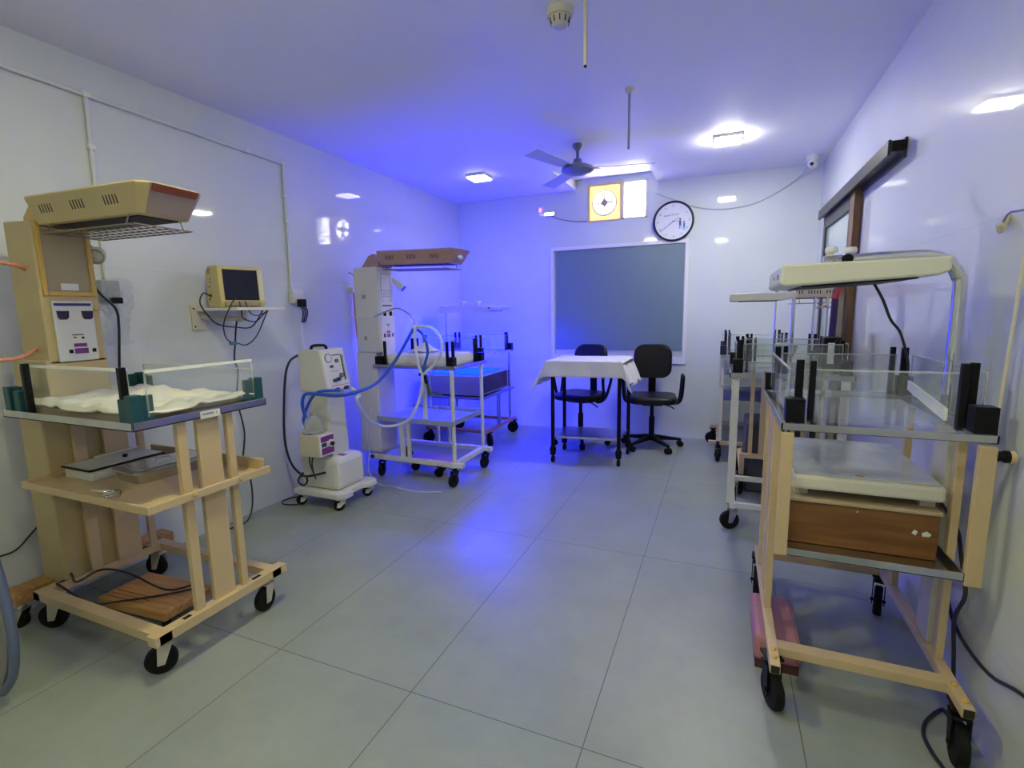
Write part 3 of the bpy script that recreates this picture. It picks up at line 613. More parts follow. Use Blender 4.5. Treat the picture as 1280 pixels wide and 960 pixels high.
MB(Mv).tube([(-2.53, 2.55, 1.075), (-2.52, 2.56, 1.098), (-2.46, 2.60, 1.098), (-2.455, 2.61, 1.075)], .010, 8, 4).build('carry_handle', BLACK, t2, smooth=True)
hb = MB(Mv).box(-2.56, -2.39, 2.415, 2.555, .375, .525).build('humidifier', BEIGE, t2, bevel=.006)
MB(Mv).box(-2.39, -2.386, 2.42, 2.55, .38, .52).build('humidifier_panel', WHITE, hb)
MB(Mv).box(-2.386, -2.3845, 2.43, 2.545, .475, .512).box(-2.386, -2.3845, 2.435, 2.545, .39, .435).build('humidifier_print', PURPLE, hb)
MB(Mv).cyl((-2.386, 2.515, .455), (-2.376, 2.515, .455), .026).build('dial_ring', WHITE, hb); MB(Mv).cyl((-2.376, 2.515, .455), (-2.362, 2.515, .455), .014).build('dial', DISPLAY, hb)
MB(Mv).box(-2.386, -2.3835, 2.436, 2.478, .442, .468).build('humidifier_display', NAVY, hb)
MB(Mv).lathe((-2.49, 2.485, .525), (0, 0, 1), [(.070, 0), (.074, .01), (.070, .02), (.062, .025), (.058, .07), (.04, .10), (.015, .115), (.015, .13)], 24).build('water_chamber', clear('smoky chamber', (.80, .80, .74), .15, .30), hb, smooth=True)
MB(Mv).lathe((-2.49, 2.485, .526), (0, 0, 1), [(.076, 0), (.076, .008)], 24).build('heater_plate', CHROME, hb)
for k in range(2): MB(Mv).tube([(-2.50 + .03 * k, 2.44, .375), (-2.50 + .02 * k, 2.435, .33), (-2.47, 2.43, .27), (-2.46, 2.44, .22)], .005, 6, 5).build('humidifier_cord', CABLE, hb, smooth=True)
MB(Mv).tube([(-2.63, 2.55, 1.04), (-2.68, 2.50, .99), (-2.715, 2.48, .84), (-2.735, 2.46, .5), (-2.70, 2.46, .31), (-2.60, 2.46, .225), (-2.50, 2.46, .235), (-2.42, 2.485, .255)], .008, 8, 6).build('mains_cord', CABLE, t2, smooth=True)
MB(Mv).tube([(-2.60, 2.47, .24), (-2.60, 2.42, .20), (-2.56, 2.42, .17), (-2.52, 2.42, .20), (-2.55, 2.44, .23), (-2.60, 2.45, .22)], .007, 8, 6).build('tied_cord_loop', CABLE, t2, smooth=True)
cable('floor_cord', [(-2.66, 2.52, .06), (-2.74, 2.56, .015), (-2.80, 2.56, .006), (-2.82, 2.48, .006), (-2.76, 2.43, .006), (-2.66, 2.46, .006)], .005, CABLE, 'small black cord loop on the floor behind the ventilator base')
# breathing hoses
bt = thing('breathing_circuit', 'blue and milky breathing hoses looping from the ventilator over the white warmer', 'hose', (-2.3, 2.42, .8)); Mh = off((-2.3, 2.42, .8))
MB(Mh).tube([(-2.52, 2.45, .63), (-2.53, 2.44, .72), (-2.49, 2.43, .79), (-2.39, 2.42, .80), (-2.22, 2.42, .80), (-2.14, 2.50, .81), (-2.20, 2.80, .83), (-2.18, 3.0, .97), (-2.07, 3.08, 1.19)], .011, 10, 7).build('blue_hose', BLUEH, bt, smooth=True)
MB(Mh).tube([(-2.35, 2.60, .80), (-2.38, 2.5, .81), (-2.42, 2.46, .80), (-2.50, 2.47, .73), (-2.55, 2.46, .62), (-2.53, 2.45, .58)], .010, 10, 7).build('blue_hose', BLUEH, bt, smooth=True)
MB(Mh).tube([(-2.34, 2.70, .80), (-2.26, 2.68, .76), (-2.26, 2.65, .73), (-2.33, 2.80, .60), (-2.35, 2.95, .49), (-2.28, 3.05, .46), (-2.15, 3.08, .51), (-2.06, 3.08, .64), (-2.02, 3.08, .76), (-2.01, 3.08, .87)], .012, 10, 7).build('milky_hose', WHOSE, bt, smooth=True)
MB(Mh).tube([(-2.06, 3.08, 1.19), (-2.06, 3.08, 1.08), (-2.05, 3.08, .96), (-2.02, 3.08, .87)], .011, 10, 7).build('milky_hose', WHOSE, bt, smooth=True)
MB(Mh).tube([(-2.06, 3.10, 1.19), (-2.0, 3.1, 1.14), (-1.97, 3.1, 1.03), (-2.0, 3.1, .93), (-2.02, 3.1, .87)], .010, 10, 7).build('blue_hose', BLUEH, bt, smooth=True)
MB(Mh).tube([(-2.04, 3.08, 1.205), (-1.92, 3.08, 1.20), (-1.85, 3.08, 1.13), (-1.84, 3.08, 1.04), (-1.90, 3.08, .94), (-2.0, 3.08, .86)], .011, 10, 7).build('milky_hose', WHOSE, bt, smooth=True)
MB(Mh).ball((-2.055, 3.09, 1.20), .024, (1, 1, .8)).cyl((-2.08, 3.09, 1.20), (-2.02, 3.09, 1.20), .014).build('hose_joint', WHITE, bt, smooth=True)
MB(Mh).cyl((-2.04, 3.09, .86), (-2.0, 3.09, .85), .016).cyl((-2.0, 3.09, .86), (-1.985, 3.09, .79), .012).build('wye_connector', BLACK, bt)
MB(Mh).cyl((-1.985, 3.10, .79), (-1.98, 3.12, .70), .013).cyl((-1.95, 3.12, .72), (-1.88, 3.12, .71), .010).build('green_connector', mat('dark green fitting', (.06, .12, .10), .4), bt)
MB(Mh).tube([(-2.45, 3.13, 1.28), (-2.34, 3.10, 1.31), (-2.23, 3.10, 1.34), (-2.16, 3.10, 1.32), (-2.10, 3.10, 1.28), (-2.05, 3.10, 1.21)], .006, 8, 6).build('support_arm', mat('grey arm', (.4, .42, .42), .3, .6), bt, smooth=True)

# ================================================================== 4. white warmer in the middle
wl = (-2.15, 3.42, 0); M0 = off(wl)
t = thing('radiant_warmer', 'white radiant warmer with pinkish brown hood and padded bed beside the ventilator', 'medical warmer', wl)
g = MB(M0); g.box(-2.60, -1.74, 3.15, 3.19, .15, .185); g.box(-2.60, -1.74, 3.64, 3.68, .15, .185); g.box(-1.84, -1.80, 3.13, 3.70, .152, .187); g.box(-2.58, -2.54, 3.15, 3.68, .152, .187)
g.build('base_frame', WHITEG, t, bevel=.003)
for (x, y, a) in ((-1.82, 3.17, 1.4), (-1.81, 3.68, 1.4), (-2.52, 3.22, 1.8), (-2.56, 3.66, .4)): castor(t, x - wl[0], y - wl[1], .05, a, BLACK, top=.15)
for y in (3.175, 3.657): MB(M0).cyl((-1.82, y, .185), (-1.82, y, .885), .015).build('post', WHITEG, t, smooth=True)
MB(M0).box(-2.075, -2.045, 3.165, 3.185, .48, .885).build('hanging_post', WHITEG, t, bevel=.002)
MB(M0).box(-2.30, -2.26, 3.165, 3.185, .18, .50).build('rear_upright', WHITEG, t, bevel=.002); MB(M0).box(-2.235, -2.205, 3.165, 3.185, .18, .50).build('rear_upright', WHITEG, t, bevel=.002)
for x in (-2.26, -2.15): MB(M0).box(x, x + .022, 3.645, 3.665, .18, .50).build('rear_upright', WHITEG, t, bevel=.002)
MB(M0).cyl((-2.30, 3.64, .5), (-2.30, 3.64, .885), .009).build('rear_rod', SHINY, t)
g = MB(M0); g.box(-2.50, -1.83, 3.16, 3.66, .475, .483); g.box(-2.50, -1.80, 3.15, 3.162, .465, .505); g.box(-2.50, -1.80, 3.655, 3.667, .465, .505); g.box(-1.83, -1.82, 3.16, 3.66, .465, .505)
g.build('lower_shelf', LTRAY, t, bevel=.002)
g = MB(M0); g.box(-2.70, -2.50, 3.19, 3.42, .19, 1.0); g.box(-2.68, -2.46, 3.19, 3.40, 1.0, 1.66)
col = g.build('column', VENTB, t, bevel=.012)
X = -2.46
cp = MB(M0).box(X, X + .004, 3.215, 3.385, .92, 1.62).build('front_sheet', WHITE, col)
g = MB(M0)
for a, b, z0, z1 in ((3.235, 3.238, 1.40, 1.61), (3.355, 3.358, 1.40, 1.61), (3.235, 3.358, 1.607, 1.61), (3.235, 3.358, 1.48, 1.483), (3.235, 3.27, 1.40, 1.403), (3.33, 3.358, 1.40, 1.403)): g.box(X + .004, X + .005, a, b, z0, z1)
for z in (1.463, 1.447, 1.435): g.box(X + .004, X + .0048, 3.25, 3.345, z, z + .0025)
g.build('instruction_frame', INK, cp)
MB(M0).box(X + .004, X + .0055, 3.24, 3.36, 1.360, 1.370).build('header_stripe', NAVY, cp)
for a in (3.25, 3.325): MB(M0).box(X + .004, X + .0055, a, a + .035, 1.285, 1.320).build('display', DISPLAY, cp)
MB(M0).box(X + .004, X + .0055, 3.285, 3.325, 1.150, 1.168).box(X + .004, X + .0055, 3.285, 3.325, 1.118, 1.143).build('purple_label', mat('magenta print', (.45, .06, .28), .4), cp)
MB(M0).box(X + .004, X + .0055, 3.245, 3.262, 1.118, 1.148).box(X + .004, X + .0055, 3.35, 3.365, 1.118, 1.148).box(X + .004, X + .0055, 3.285, 3.32, 1.215, 1.221).box(X + .004, X + .0055, 3.303, 3.31, 1.198, 1.211).build('buttons', BLACK, cp)
MB(M0).box(-2.60, -2.57, 3.183, 3.19, 1.42, 1.45).box(-2.60, -2.58, 3.183, 3.19, 1.10, 1.13).build('side_ports', mat('port grey', (.35, .34, .33), .5), col)
hood = head_mesh(t, .70, .23, .105, 1.672, HOODB, cage=True); hood.location = (-2.50 - wl[0], 3.31 - wl[1], 0); hood.rotation_euler = (0, radians(1.5), 0)
MB().ball((.675, -.02, 1.715), .028, (.5, 1.2, .6)).build('hood_light', WHITE, hood)
MB(M0).prism([(-2.62, 1.66), (-2.46, 1.66), (-2.46, 1.70), (-2.50, 1.76), (-2.55, 1.745)], 'xz', 3.22, 3.40).build('hood_neck', HOODB, t, bevel=.004)
g = MB(M0); g.lathe((-2.45, 3.41, 1.56), Vector((.75, .1, -.60)), [(.012, -.03), (.022, 0), (.030, .08), (.034, .095), (.030, .097)], 18)
el = g.build('exam_lamp', WHITE, t, smooth=True)
MB(M0).lathe(Vector((-2.45, 3.41, 1.56)) + Vector((.75, .1, -.6)).normalized() * .0965, (.75, .1, -.6), [(.0300, 0), (.020, .003)], 16).build('lamp_lens', mat('blue lens', (.12, .16, .5), .2), el)
g = MB(M0); x0, x1, ya, yb, z0, z1 = -2.52, -1.79, 3.16, 3.70, .885, .912
g.box(x0, x1, ya, yb, z0, z0 + .006); g.box(x0, x1, ya, ya + .006, z0, z1); g.box(x0, x1, yb - .006, yb, z0, z1); g.box(x0, x0 + .006, ya, yb, z0, z1); g.box(x1 - .006, x1, ya, yb, z0, z1)
g.build('bed_tray', STEEL, t, bevel=.0015)
for (x, y, sx, sy) in ((-1.83, 3.20, 1, -1), (-1.83, 3.67, 1, 1), (-2.47, 3.19, -1, -1), (-2.47, 3.67, -1, 1)):
    corner_posts(t, x, y, .90, sx, sy, .19).data.transform(M0)
o = MB(); o.box(-2.44, -1.865, 3.225, 3.64, .895, .985); o = o.build('mattress', LINENW, bevel=.03, origin=(-2.15, 3.42, .893))
tag(o, 'white padded mattress on the white warmer beside the ventilator', 'mattress')
def clothbump(i, j):
    x = -2.36 + .22 * i; y = 3.40 + .18 * j; return (x, y, .990 + .075 * math.exp(-((i - .5) ** 2 + (j - .5) ** 2) * 9) + .008 * nz(x, y, 1.5))
tag(MB().grid(18, 16, clothbump).build('cloth_bundle', LINENW, smooth=True, solid=.004, origin=(-2.25, 3.49, .985)), 'small bunched white cloth on the mattress of the white warmer', 'cloth')
t2 = thing('foot_board', 'pinkish brown board on small castors on the floor inside the white warmer base', 'board', (-2.12, 3.40, 0), radians(-6))
MB().box(-.25, .16, -.08, .08, .085, .125).build('board_top', mat('dusty rose board', (.42, .20, .20), .5), t2, bevel=.006)
for (x, y) in ((.08, -.05), (.02, .07), (-.20, 0)): castor(t2, x, y, .035, 1.0, BLACK, top=.085)
cable('white_warmer_cord', [(-2.51, 3.14, .60), (-2.56, 3.14, .50), (-2.585, 3.13, .37), (-2.55, 3.10, .22), (-2.50, 3.02, .10), (-2.41, 3.0, .01), (-2.25, 2.98, .008), (-2.0, 2.96, .007), (-1.85, 3.02, .007)], .004, WHOSE, 'thin pale cord curving on the floor in front of the white warmer')
# gas outlet hoses on wall behind
t2 = thing('gas_outlet', 'wall gas outlet with a salmon tube hanging behind the white warmer', 'gas outlet', (L, 3.36, 1.5)); Mg = off((L, 3.36, 1.5))
MB(Mg).tube([(L + .02, 3.32, 1.64), (L + .05, 3.34, 1.62), (L + .05, 3.35, 1.56), (L + .03, 3.36, 1.50)], .007, 8, 6).build('bent_pipe', SHINY, t2, smooth=True)
MB(Mg).cyl((L, 3.345, 1.50), (L + .05, 3.345, 1.50), .025).build('outlet_body', VENTB, t2)
MB(Mg).tube([(L + .03, 3.36, 1.49), (L + .03, 3.365, 1.3), (L + .035, 3.37, 1.10)], .012, 8, 3).build('salmon_tube', mat('salmon hose', (.62, .30, .30), .4), t2, smooth=True)
MB(Mg).tube([(L + .035, 3.37, 1.10), (L + .03, 3.37, .8), (L + .03, 3.38, .5)], .006, 8, 3).build('thin_tube', WHOSE, t2, smooth=True)
o = MB().box(L, L + .04, 3.47, 3.54, .865, .905).build('wall_switch', WHITE, bevel=.004, origin=(L, 3.5, .885)); tag(o, 'small white junction box low on the left wall behind the white warmer', 'junction box')
cable('wall_line', [(-2.83, 3.0, 1.20), (-2.80, 3.12, 1.235), (-2.74, 3.18, 1.27), (-2.60, 3.175, 1.28), (-2.45, 3.13, 1.285)], .003, WHOSE, 'thin white line from the left wall to the white warmer column', 'tube')

# ================================================================== 5. blue phototherapy trolley in the corner
pl_ = (-2.42, 4.55, 0); M0 = off(pl_)
t = thing('phototherapy_unit', 'phototherapy trolley glowing intense blue in the far left corner', 'phototherapy unit', pl_)
g = MB(M0); g.box(-2.74, -2.06, 4.22, 4.25, .14, .17); g.box(-2.74, -2.06, 4.86, 4.89, .14, .17); g.box(-2.08, -2.05, 4.16, 4.95, .141, .171); g.box(-2.74, -2.71, 4.22, 4.89, .141, .171)
g.build('base_frame', mat('reddish brown rail', (.40, .20, .14), .4), t, bevel=.003)
for (x, y, a) in ((-2.07, 4.30, 2.4), (-2.06, 4.92, .8), (-2.70, 4.24, 1), (-2.70, 4.88, 1)): castor(t, x - pl_[0], y - pl_[1], .06, a, BLACK, top=.14)
for (x, y) in ((-2.06, 4.14), (-2.06, 4.80), (-2.72, 4.20), (-2.72, 4.84)): MB(M0).cyl((x, y, .17 if x < -2.5 or y > 4.5 else .17), (x, y, .90), .012).build('post', SHINY, t)
for (x, y) in ((-2.06, 4.50), (-2.06, 4.54)): MB(M0).box(x - .008, x + .008, y - .010, y + .010, .17, .50).build('mid_upright', CHROME, t)
g = MB(M0); g.box(-2.74, -2.05, 4.12, 4.90, .486, .494); g.box(-2.74, -2.05, 4.12, 4.128, .486, .51); g.box(-2.058, -2.05, 4.12, 4.9, .486, .51); g.build('lower_tray', STEEL, t)
bx = MB(M0).box(-2.72, -2.09, 4.17, 4.84, .515, .70).build('light_box', mat('grey blue case', (.34, .32, .42), .5), t, bevel=.004)
MB(M0).box(-2.0895, -2.086, 4.22, 4.80, .53, .69).build('box_dark_side', mat('dark brown side', (.035, .02, .03), .5), bx)
MB(M0).box(-2.66, -2.14, 4.24, 4.78, .70, .712).build('upward_led_panel', BLEB, bx)
g = MB(M0); g.box(-2.74, -2.05, 4.12, 4.13, .885, .91); g.box(-2.74, -2.05, 4.89, 4.90, .885, .91); g.box(-2.74, -2.73, 4.12, 4.9, .885, .91); g.box(-2.06, -2.05, 4.12, 4.9, .885, .91)
g.build('cot_rim', SHINY, t)
for (a, b) in (((-2.70, 4.15), (-2.09, 4.15)), ((-2.70, 4.87), (-2.09, 4.87)), ((-2.085, 4.17), (-2.085, 4.85)), ((-2.71, 4.17), (-2.71, 4.85))): panel(t, M0, a, b, .93, 1.06, strip=ACEDGE)
MB(M0).box(-2.70, -2.09, 4.16, 4.86, .915, .922).build('acrylic_floor', ACRYL, t)
for (x, y, sx, sy) in ((-2.07, 4.15, 1, -1), (-2.07, 4.86, 1, 1), (-2.71, 4.15, -1, -1), (-2.71, 4.86, -1, 1)): corner_posts(t, x, y, .90, sx, sy, .19).data.transform(M0)
MB(M0).tube([(-2.74, 4.70, .17), (-2.745, 4.70, 1.30), (-2.73, 4.70, 1.345), (-2.68, 4.66, 1.36), (-2.30, 4.56, 1.36)], .012, 10, 3).build('lamp_pole', SHINY, t, smooth=True)
hd = MB(M0).prism([(-2.62, 1.335), (-2.05, 1.322), (-1.99, 1.326), (-1.97, 1.345), (-2.15, 1.362), (-2.60, 1.368)], 'xz', 4.36, 4.68).build('lamp_head', WHITE, t, bevel=.005)
g = MB(M0); g.prism([(-2.62, 1.300), (-2.07, 1.300), (-2.07, 1.33), (-2.62, 1.34)], 'xz', 4.36, 4.366); g.prism([(-2.62, 1.300), (-2.07, 1.300), (-2.07, 1.33), (-2.62, 1.34)], 'xz', 4.674, 4.68); g.box(-2.076, -2.07, 4.36, 4.68, 1.30, 1.33); g.box(-2.62, -2.614, 4.36, 4.68, 1.30, 1.34)
g.build('head_skirt', WHITE, hd)
MB(M0).prism([(-2.60, 1.3285), (-2.08, 1.3165), (-2.08, 1.3195), (-2.60, 1.3315)], 'xz', 4.39, 4.65).build('downward_led_panel', BLED, hd)
for x in (-2.42, -2.25): MB(M0).lathe((x, 4.50, 1.362), (0, 0, 1), [(.012, 0), (.012, .02), (.030, .028), (.030, .048), (.024, .052)], 14).build('lamp_knob', WHITE, hd, smooth=True)
MB(M0).box(-2.08, -2.055, 4.358, 4.36, 1.335, 1.345).build('head_mark', BLACK, hd)

# ================================================================== 6. instrument table and chairs
t = thing('instrument_table', 'steel instrument table on black legs under a draped white cloth', 'table', (-1.04, 4.22, 0)); M0 = off((-1.04, 4.22, 0))
for (x, y) in ((-1.32, 4.01), (-.765, 4.07), (-1.34, 4.42), (-.755, 4.46)):
    lg = MB(M0).cyl((x, y, .10), (x, y, .86), .016).build('leg', BLACK, t, smooth=True)
    MB(M0).lathe((x, y, .06), (0, 0, 1), [(.013, 0), (.024, .01), (.028, .06), (.018, .085)], 14).build('leg_cup', BLACK, lg, smooth=True)
    MB(M0).cyl((x - .012, y, .026), (x + .012, y, .026), .026).cyl((x, y, .03), (x, y, .07), .009).build('castor_wheel', RUBBER, lg)
MB(M0).hexa([(-1.36, 3.99, .855), (-.73, 4.05, .855), (-.72, 4.48, .855), (-1.37, 4.43, .855), (-1.36, 3.99, .872), (-.73, 4.05, .872), (-.72, 4.48, .872), (-1.37, 4.43, .872)]).build('table_top', STEEL, t, bevel=.002)
MB(M0).hexa([(-1.31, 4.01, .215), (-.77, 4.07, .215), (-.76, 4.45, .215), (-1.33, 4.41, .215), (-1.31, 4.01, .232), (-.77, 4.07, .232), (-.76, 4.45, .232), (-1.33, 4.41, .232)]).build('lower_shelf', STEEL, t, bevel=.002)
CXL, CXR, CYF, CYB = -1.375, -.745, 3.985, 4.485
def tcloth(i, j):
    # parameter beyond the table edges hangs down
    U = -.27 + (1.14) * i; V = -.135 + (.135 + .5 + .12) * j
    dx = max(0, -U, U - (CXR - CXL)); dy = max(0, -V, V - (CYB - CYF))
    x = CXL + min(max(U, 0), CXR - CXL); y = CYF + .06 * ((x - CXL) / (CXR - CXL)) + min(max(V, 0), CYB - CYF)
    side = -1 if U < 0 else 1; fr = -1 if V < 0 else 1
    hang = dx + dy if dx and dy else max(dx, dy)
    z = .884 - min(dx, 9) * .82 - dy * .98 if not (dx and dy) else .884 - max(dx * .82, dy * .98) - .25 * min(dx, dy)
    x += side * (dx * (.42 if side < 0 else .30) + (.05 * dy if dx else 0)); y += fr * dy * .10
    wv = .012 * sin(U * 26) * min(1, dy * 8) + 0
    y += -wv * .6; x += side * .018 * sin(V * 30) * min(1, dx * 6)
    if side > 0 and dx: z += .10 * dx * sin(V * 20 + 1)
    return (x, y, z + .0015 * nz(U, V, 1.2))
tag(MB().grid(74, 46, tcloth).build('table_cloth', LINENW, smooth=True, solid=.003, origin=(-1.05, 4.2, .882)), 'white cloth draped over the instrument table with flared side corners', 'tablecloth')

def chair(label, loc, rz, lift=0):
    t = thing('office_chair', label, 'chair', loc, rz, 'black office chairs under the window')
    # local: facing -y, base at origin
    s = MB(); s.prism(rr(.44, .42, .10, 6), 'xy', .44, .505); s.build('seat', LEATHER, t, bevel=.022, smooth=True)
    b = MB()
    def bk(i, j):
        return None
    P = rr(.36, .33, .10, 6)
    A = b._add([(x, .19 + .03 * ((z + .165) / .33) + .035 * (abs(x) / .18) ** 2 * -1, .80 + z) for x, z in P]); B = b._add([(x * .97, .255 + .03 * ((z + .165) / .33) - .03 * (abs(x) / .18) ** 2, .80 + z * .97) for x, z in P]); n = len(A)
    for i in range(n): b.bm.faces.new([A[i], A[(i + 1) % n], B[(i + 1) % n], B[i]])
    b.bm.faces.new(A[::-1]); b.bm.faces.new(B); b.build('backrest', LEATHER, t, bevel=.020, smooth=True)
    MB().prism([(.10, .425), (.26, .425), (.285, .45), (.275, .74), (.255, .74), (.262, .46), (.25, .445), (.10, .442)], 'yz', -.035, .035).build('back_bar', BLACK, t, bevel=.004)
    MB().box(-.09, .09, -.10, .12, .415, .44).build('seat_mechanism', BLACK, t, bevel=.004)
    MB().tube([(.08, 0, .42), (.16, -.02, .40), (.20, -.03, .38)], .006, 6, 3).build('height_lever', BLACK, t)
    MB().cyl((0, 0, .10), (0, 0, .30), .026).cyl((0, 0, .30), (0, 0, .42), .017).build('gas_column', BLACK, t, smooth=True)
    for sx in (-1, 1):
        MB().tube([(sx * .18, -.02, .43), (sx * .235, -.02, .44), (sx * .262, -.03, .50), (sx * .27, -.06, .665), (sx * .27, .02, .685), (sx * .27, .10, .68), (sx * .268, .11, .62), (sx * .25, .05, .48), (sx * .225, .02, .44)], .0145, 10, 5).build('armrest', BLACK, t, smooth=True)
    for k in range(5):
        a = 2 * pi * k / 5 + .25; c_, s_ = cos(a), sin(a)
        lg = MB().hexa([(-.022 * s_ + .02 * c_, .022 * c_ + .02 * s_, .075), (.022 * s_ + .02 * c_, -.022 * c_ + .02 * s_, .075), (.015 * s_ + .28 * c_, -.015 * c_ + .28 * s_, .062), (-.015 * s_ + .28 * c_, .015 * c_ + .28 * s_, .062),
                   (-.022 * s_ + .02 * c_, .022 * c_ + .02 * s_, .125), (.022 * s_ + .02 * c_, -.022 * c_ + .02 * s_, .125), (.015 * s_ + .28 * c_, -.015 * c_ + .28 * s_, .080), (-.015 * s_ + .28 * c_, .015 * c_ + .28 * s_, .080)]).build('star_leg', BLACK, t, bevel=.004)
        px, py = .272 * c_, .272 * s_
        MB().cyl((px + .025 * s_, py - .025 * c_, .028), (px - .025 * s_, py + .025 * c_, .028), .028).cyl((px, py, .03), (px, py, .07), .01).build('castor_wheel', RUBBER, lg)
    return t
chair('black office chair with armrests pushed behind the cloth-covered instrument table', (-1.265, 4.72, 0), radians(-14))
chair('black office chair right of the instrument table, its back against the window', (-.59, 4.78, 0), radians(8))

# ================================================================== 7. far wall fittings
cl = thing('wall_clock', 'round wall clock with dark blue rim above the window corner', 'clock', (-.484, D, 2.139)); Mc = Matrix()
MB().lathe((0, -.002, 0), (0, -1, 0), [(.185, 0), (.190, .01), (.190, .032), (.178, .036), (.172, .030), (.172, 0)], 48, False).build('clock_rim', CLKB, cl, smooth=True)
MB().cyl((0, -.001, 0), (0, -.024, 0), .1745, n=48).build('clock_dial', CLK, cl)
TM = Matrix.Rotation(radians(3), 4, (0, 1, 0))
for k in range(1, 13):
    a = radians(30 * k + -2); px, pz = .143 * sin(a), .143 * cos(a)
    text('numeral', str(k), .026, facing((px, -.0245, pz), (1, 0, 0), (0, 0, 1)), INK, cl)
text('dial_writing', 'Aptak Group', .026, facing((-.02, -.0245, .060), Vector((1, 0, .10)), Vector((-.10, 0, 1))), INK, cl)
def hand(a, l0, l1, w, name, m, dd):
    a = radians(a); d = Vector((sin(a), 0, cos(a))); MB().bar(d * -l0 + Vector((0, -dd, 0)), d * l1 + Vector((0, -dd, 0)), w, .002).build(name, m, cl)
hand(233, .0, .150, .005, 'minute_hand', INK, .0275); hand(233, .0, .055, .009, 'hour_hand', BLACK, .0285); hand(53, 0, .06, .0035, 'minute_hand_tail', INK, .027); hand(92, 0, .05, .004, 'second_hand', INK, .0285)
MB().cyl((0, -.024, 0), (0, -.031, 0), .006, n=12).build('hand_pin', BLACK, cl)
for (px, pz, sc, m_) in ((.062, -.02, 1.0, BLUEI), (.098, -.042, .85, mat('teal ink', (.02, .26, .42), .6))):
    g = MB(); g.cyl((px, -.0243, pz + .035 * sc), (px, -.0252, pz + .035 * sc), .010 * sc, n=14)
    g.prism([(px - .011 * sc, pz + .022 * sc), (px + .011 * sc, pz + .022 * sc), (px + .010 * sc, pz - .022 * sc), (px - .008 * sc, pz - .022 * sc)], 'xz', -.0252, -.0243)
    g.prism([(px - .008 * sc, pz - .022 * sc), (px - .001, pz - .022 * sc), (px - .002, pz - .055 * sc), (px - .007 * sc, pz - .055 * sc)], 'xz', -.0252, -.0243)
    g.prism([(px + .003, pz - .022 * sc), (px + .010 * sc, pz - .022 * sc), (px + .014 * sc, pz - .055 * sc), (px + .009 * sc, pz - .055 * sc)], 'xz', -.0252, -.0243)
    g.build('blue_figure', m_, cl)

# exhaust fan board and louvred pane in the high opening
ef = thing('exhaust_fan', 'exhaust fan set in a pale yellow board in the high opening of the far wall', 'exhaust fan', (-1.165, D + .02, 2.38)); Me = off((-1.165, D + .02, 2.38))
trn = bpy.data.materials.new('sunlit yellow board'); trn.use_nodes = True; nt = trn.node_tree; b_ = nt.nodes['Principled BSDF']; b_.inputs['Base Color'].default_value = (.90, .74, .42, 1); b_.inputs['Roughness'].default_value = .6
tl = nt.nodes.new('ShaderNodeBsdfTranslucent'); tl.inputs[0].default_value = (.95, .80, .52, 1); mx = nt.nodes.new('ShaderNodeMixShader'); mx.inputs[0].default_value = .27
nt.links.new(b_.outputs[0], mx.inputs[1]); nt.links.new(tl.outputs[0], mx.inputs[2]); nt.links.new(mx.outputs[0], nt.nodes['Material Output'].inputs[0])
g = MB(Me); cx, cz, R0 = -1.165, 2.382, .118; x0, x1, z0, z1 = E0 + .015, -1.005, EZ0, EZ1 - .005
N = 32
def edge(a):
    c_, s_ = cos(a), sin(a); tt = min([((x1 - cx) / c_) if c_ > 1e-6 else 9, ((x0 - cx) / c_) if c_ < -1e-6 else 9, ((z1 - cz) / s_) if s_ > 1e-6 else 9, ((z0 - cz) / s_) if s_ < -1e-6 else 9]); return (cx + c_ * tt, cz + s_ * tt)
for i in range(N):
    a, b = 2 * pi * i / N, 2 * pi * (i + 1) / N
    pa, pb = edge(a), edge(b)
    if a < pi / 4 <= b or True:
        q = [(cx + R0 * cos(a), cz + R0 * sin(a)), pa, pb, (cx + R0 * cos(b), cz + R0 * sin(b))]
        g.prism(q, 'xz', D + .015, D + .022)
for (ax, az) in ((x0, z0), (x1, z0), (x0, z1), (x1, z1)):
    s1 = .03 if ax == x0 else -.03; s2 = .03 if az == z0 else -.03
    g.prism([(ax, az), (ax + s1, az), (ax, az + s2)], 'xz', D + .016, D + .021)
g.build('mounting_board', trn, ef)
g = MB(Me); g.lathe((cx, D + .012, cz), (0, 1, 0), [(R0 + .006, -.012), (R0 + .010, 0), (R0 + .006, .02), (R0 - .004, .02), (R0 - .004, -.012), (R0 + .006, -.012)], 32, False); g.build('fan_ring', IVORY, ef)
for k in range(4):
    a = k * pi / 2 + .15; 
    def bp_(rad, ang, off_): return (cx + rad * cos(ang), D + .03 + off_, cz + rad * sin(ang))
    MB(Me).hexa([bp_(.03, a - .35, .008), bp_(.105, a - .25, .012), bp_(.105, a + .35, -.012), bp_(.03, a + .45, -.008), bp_(.03, a - .35, .011), bp_(.105, a - .25, .015), bp_(.105, a + .35, -.009), bp_(.03, a + .45, -.005)]).build('fan_blade', mat('translucent cream blade', (.80, .70, .50), .5), ef)
MB(Me).cyl((cx, D + .0, cz), (cx, D + .05, cz), .034).build('fan_motor', mat('fan motor grey', (.34, .32, .34), .4), ef)
MB(Me).box(cx - .11, cx + .11, D + .004, D + .010, cz - .006, cz + .006).box(cx - .006, cx + .006, D + .004, D + .010, cz - .11, cz + .11).build('motor_bracket', IVORY, ef)
MB(Me).box(E0, E0 + .015, D - .005, D + .03, EZ0, EZ1).box(-1.005, -.985, D - .005, D + .03, EZ0, EZ1).box(E0, -1.0, D - .004, D + .03, EZ1 - .012, EZ1).box(E0, -1.0, D - .004, D + .03, EZ0, EZ0 + .012).build('board_edging', mat('sunlit yellow edging', (.80, .60, .26), .5), ef)
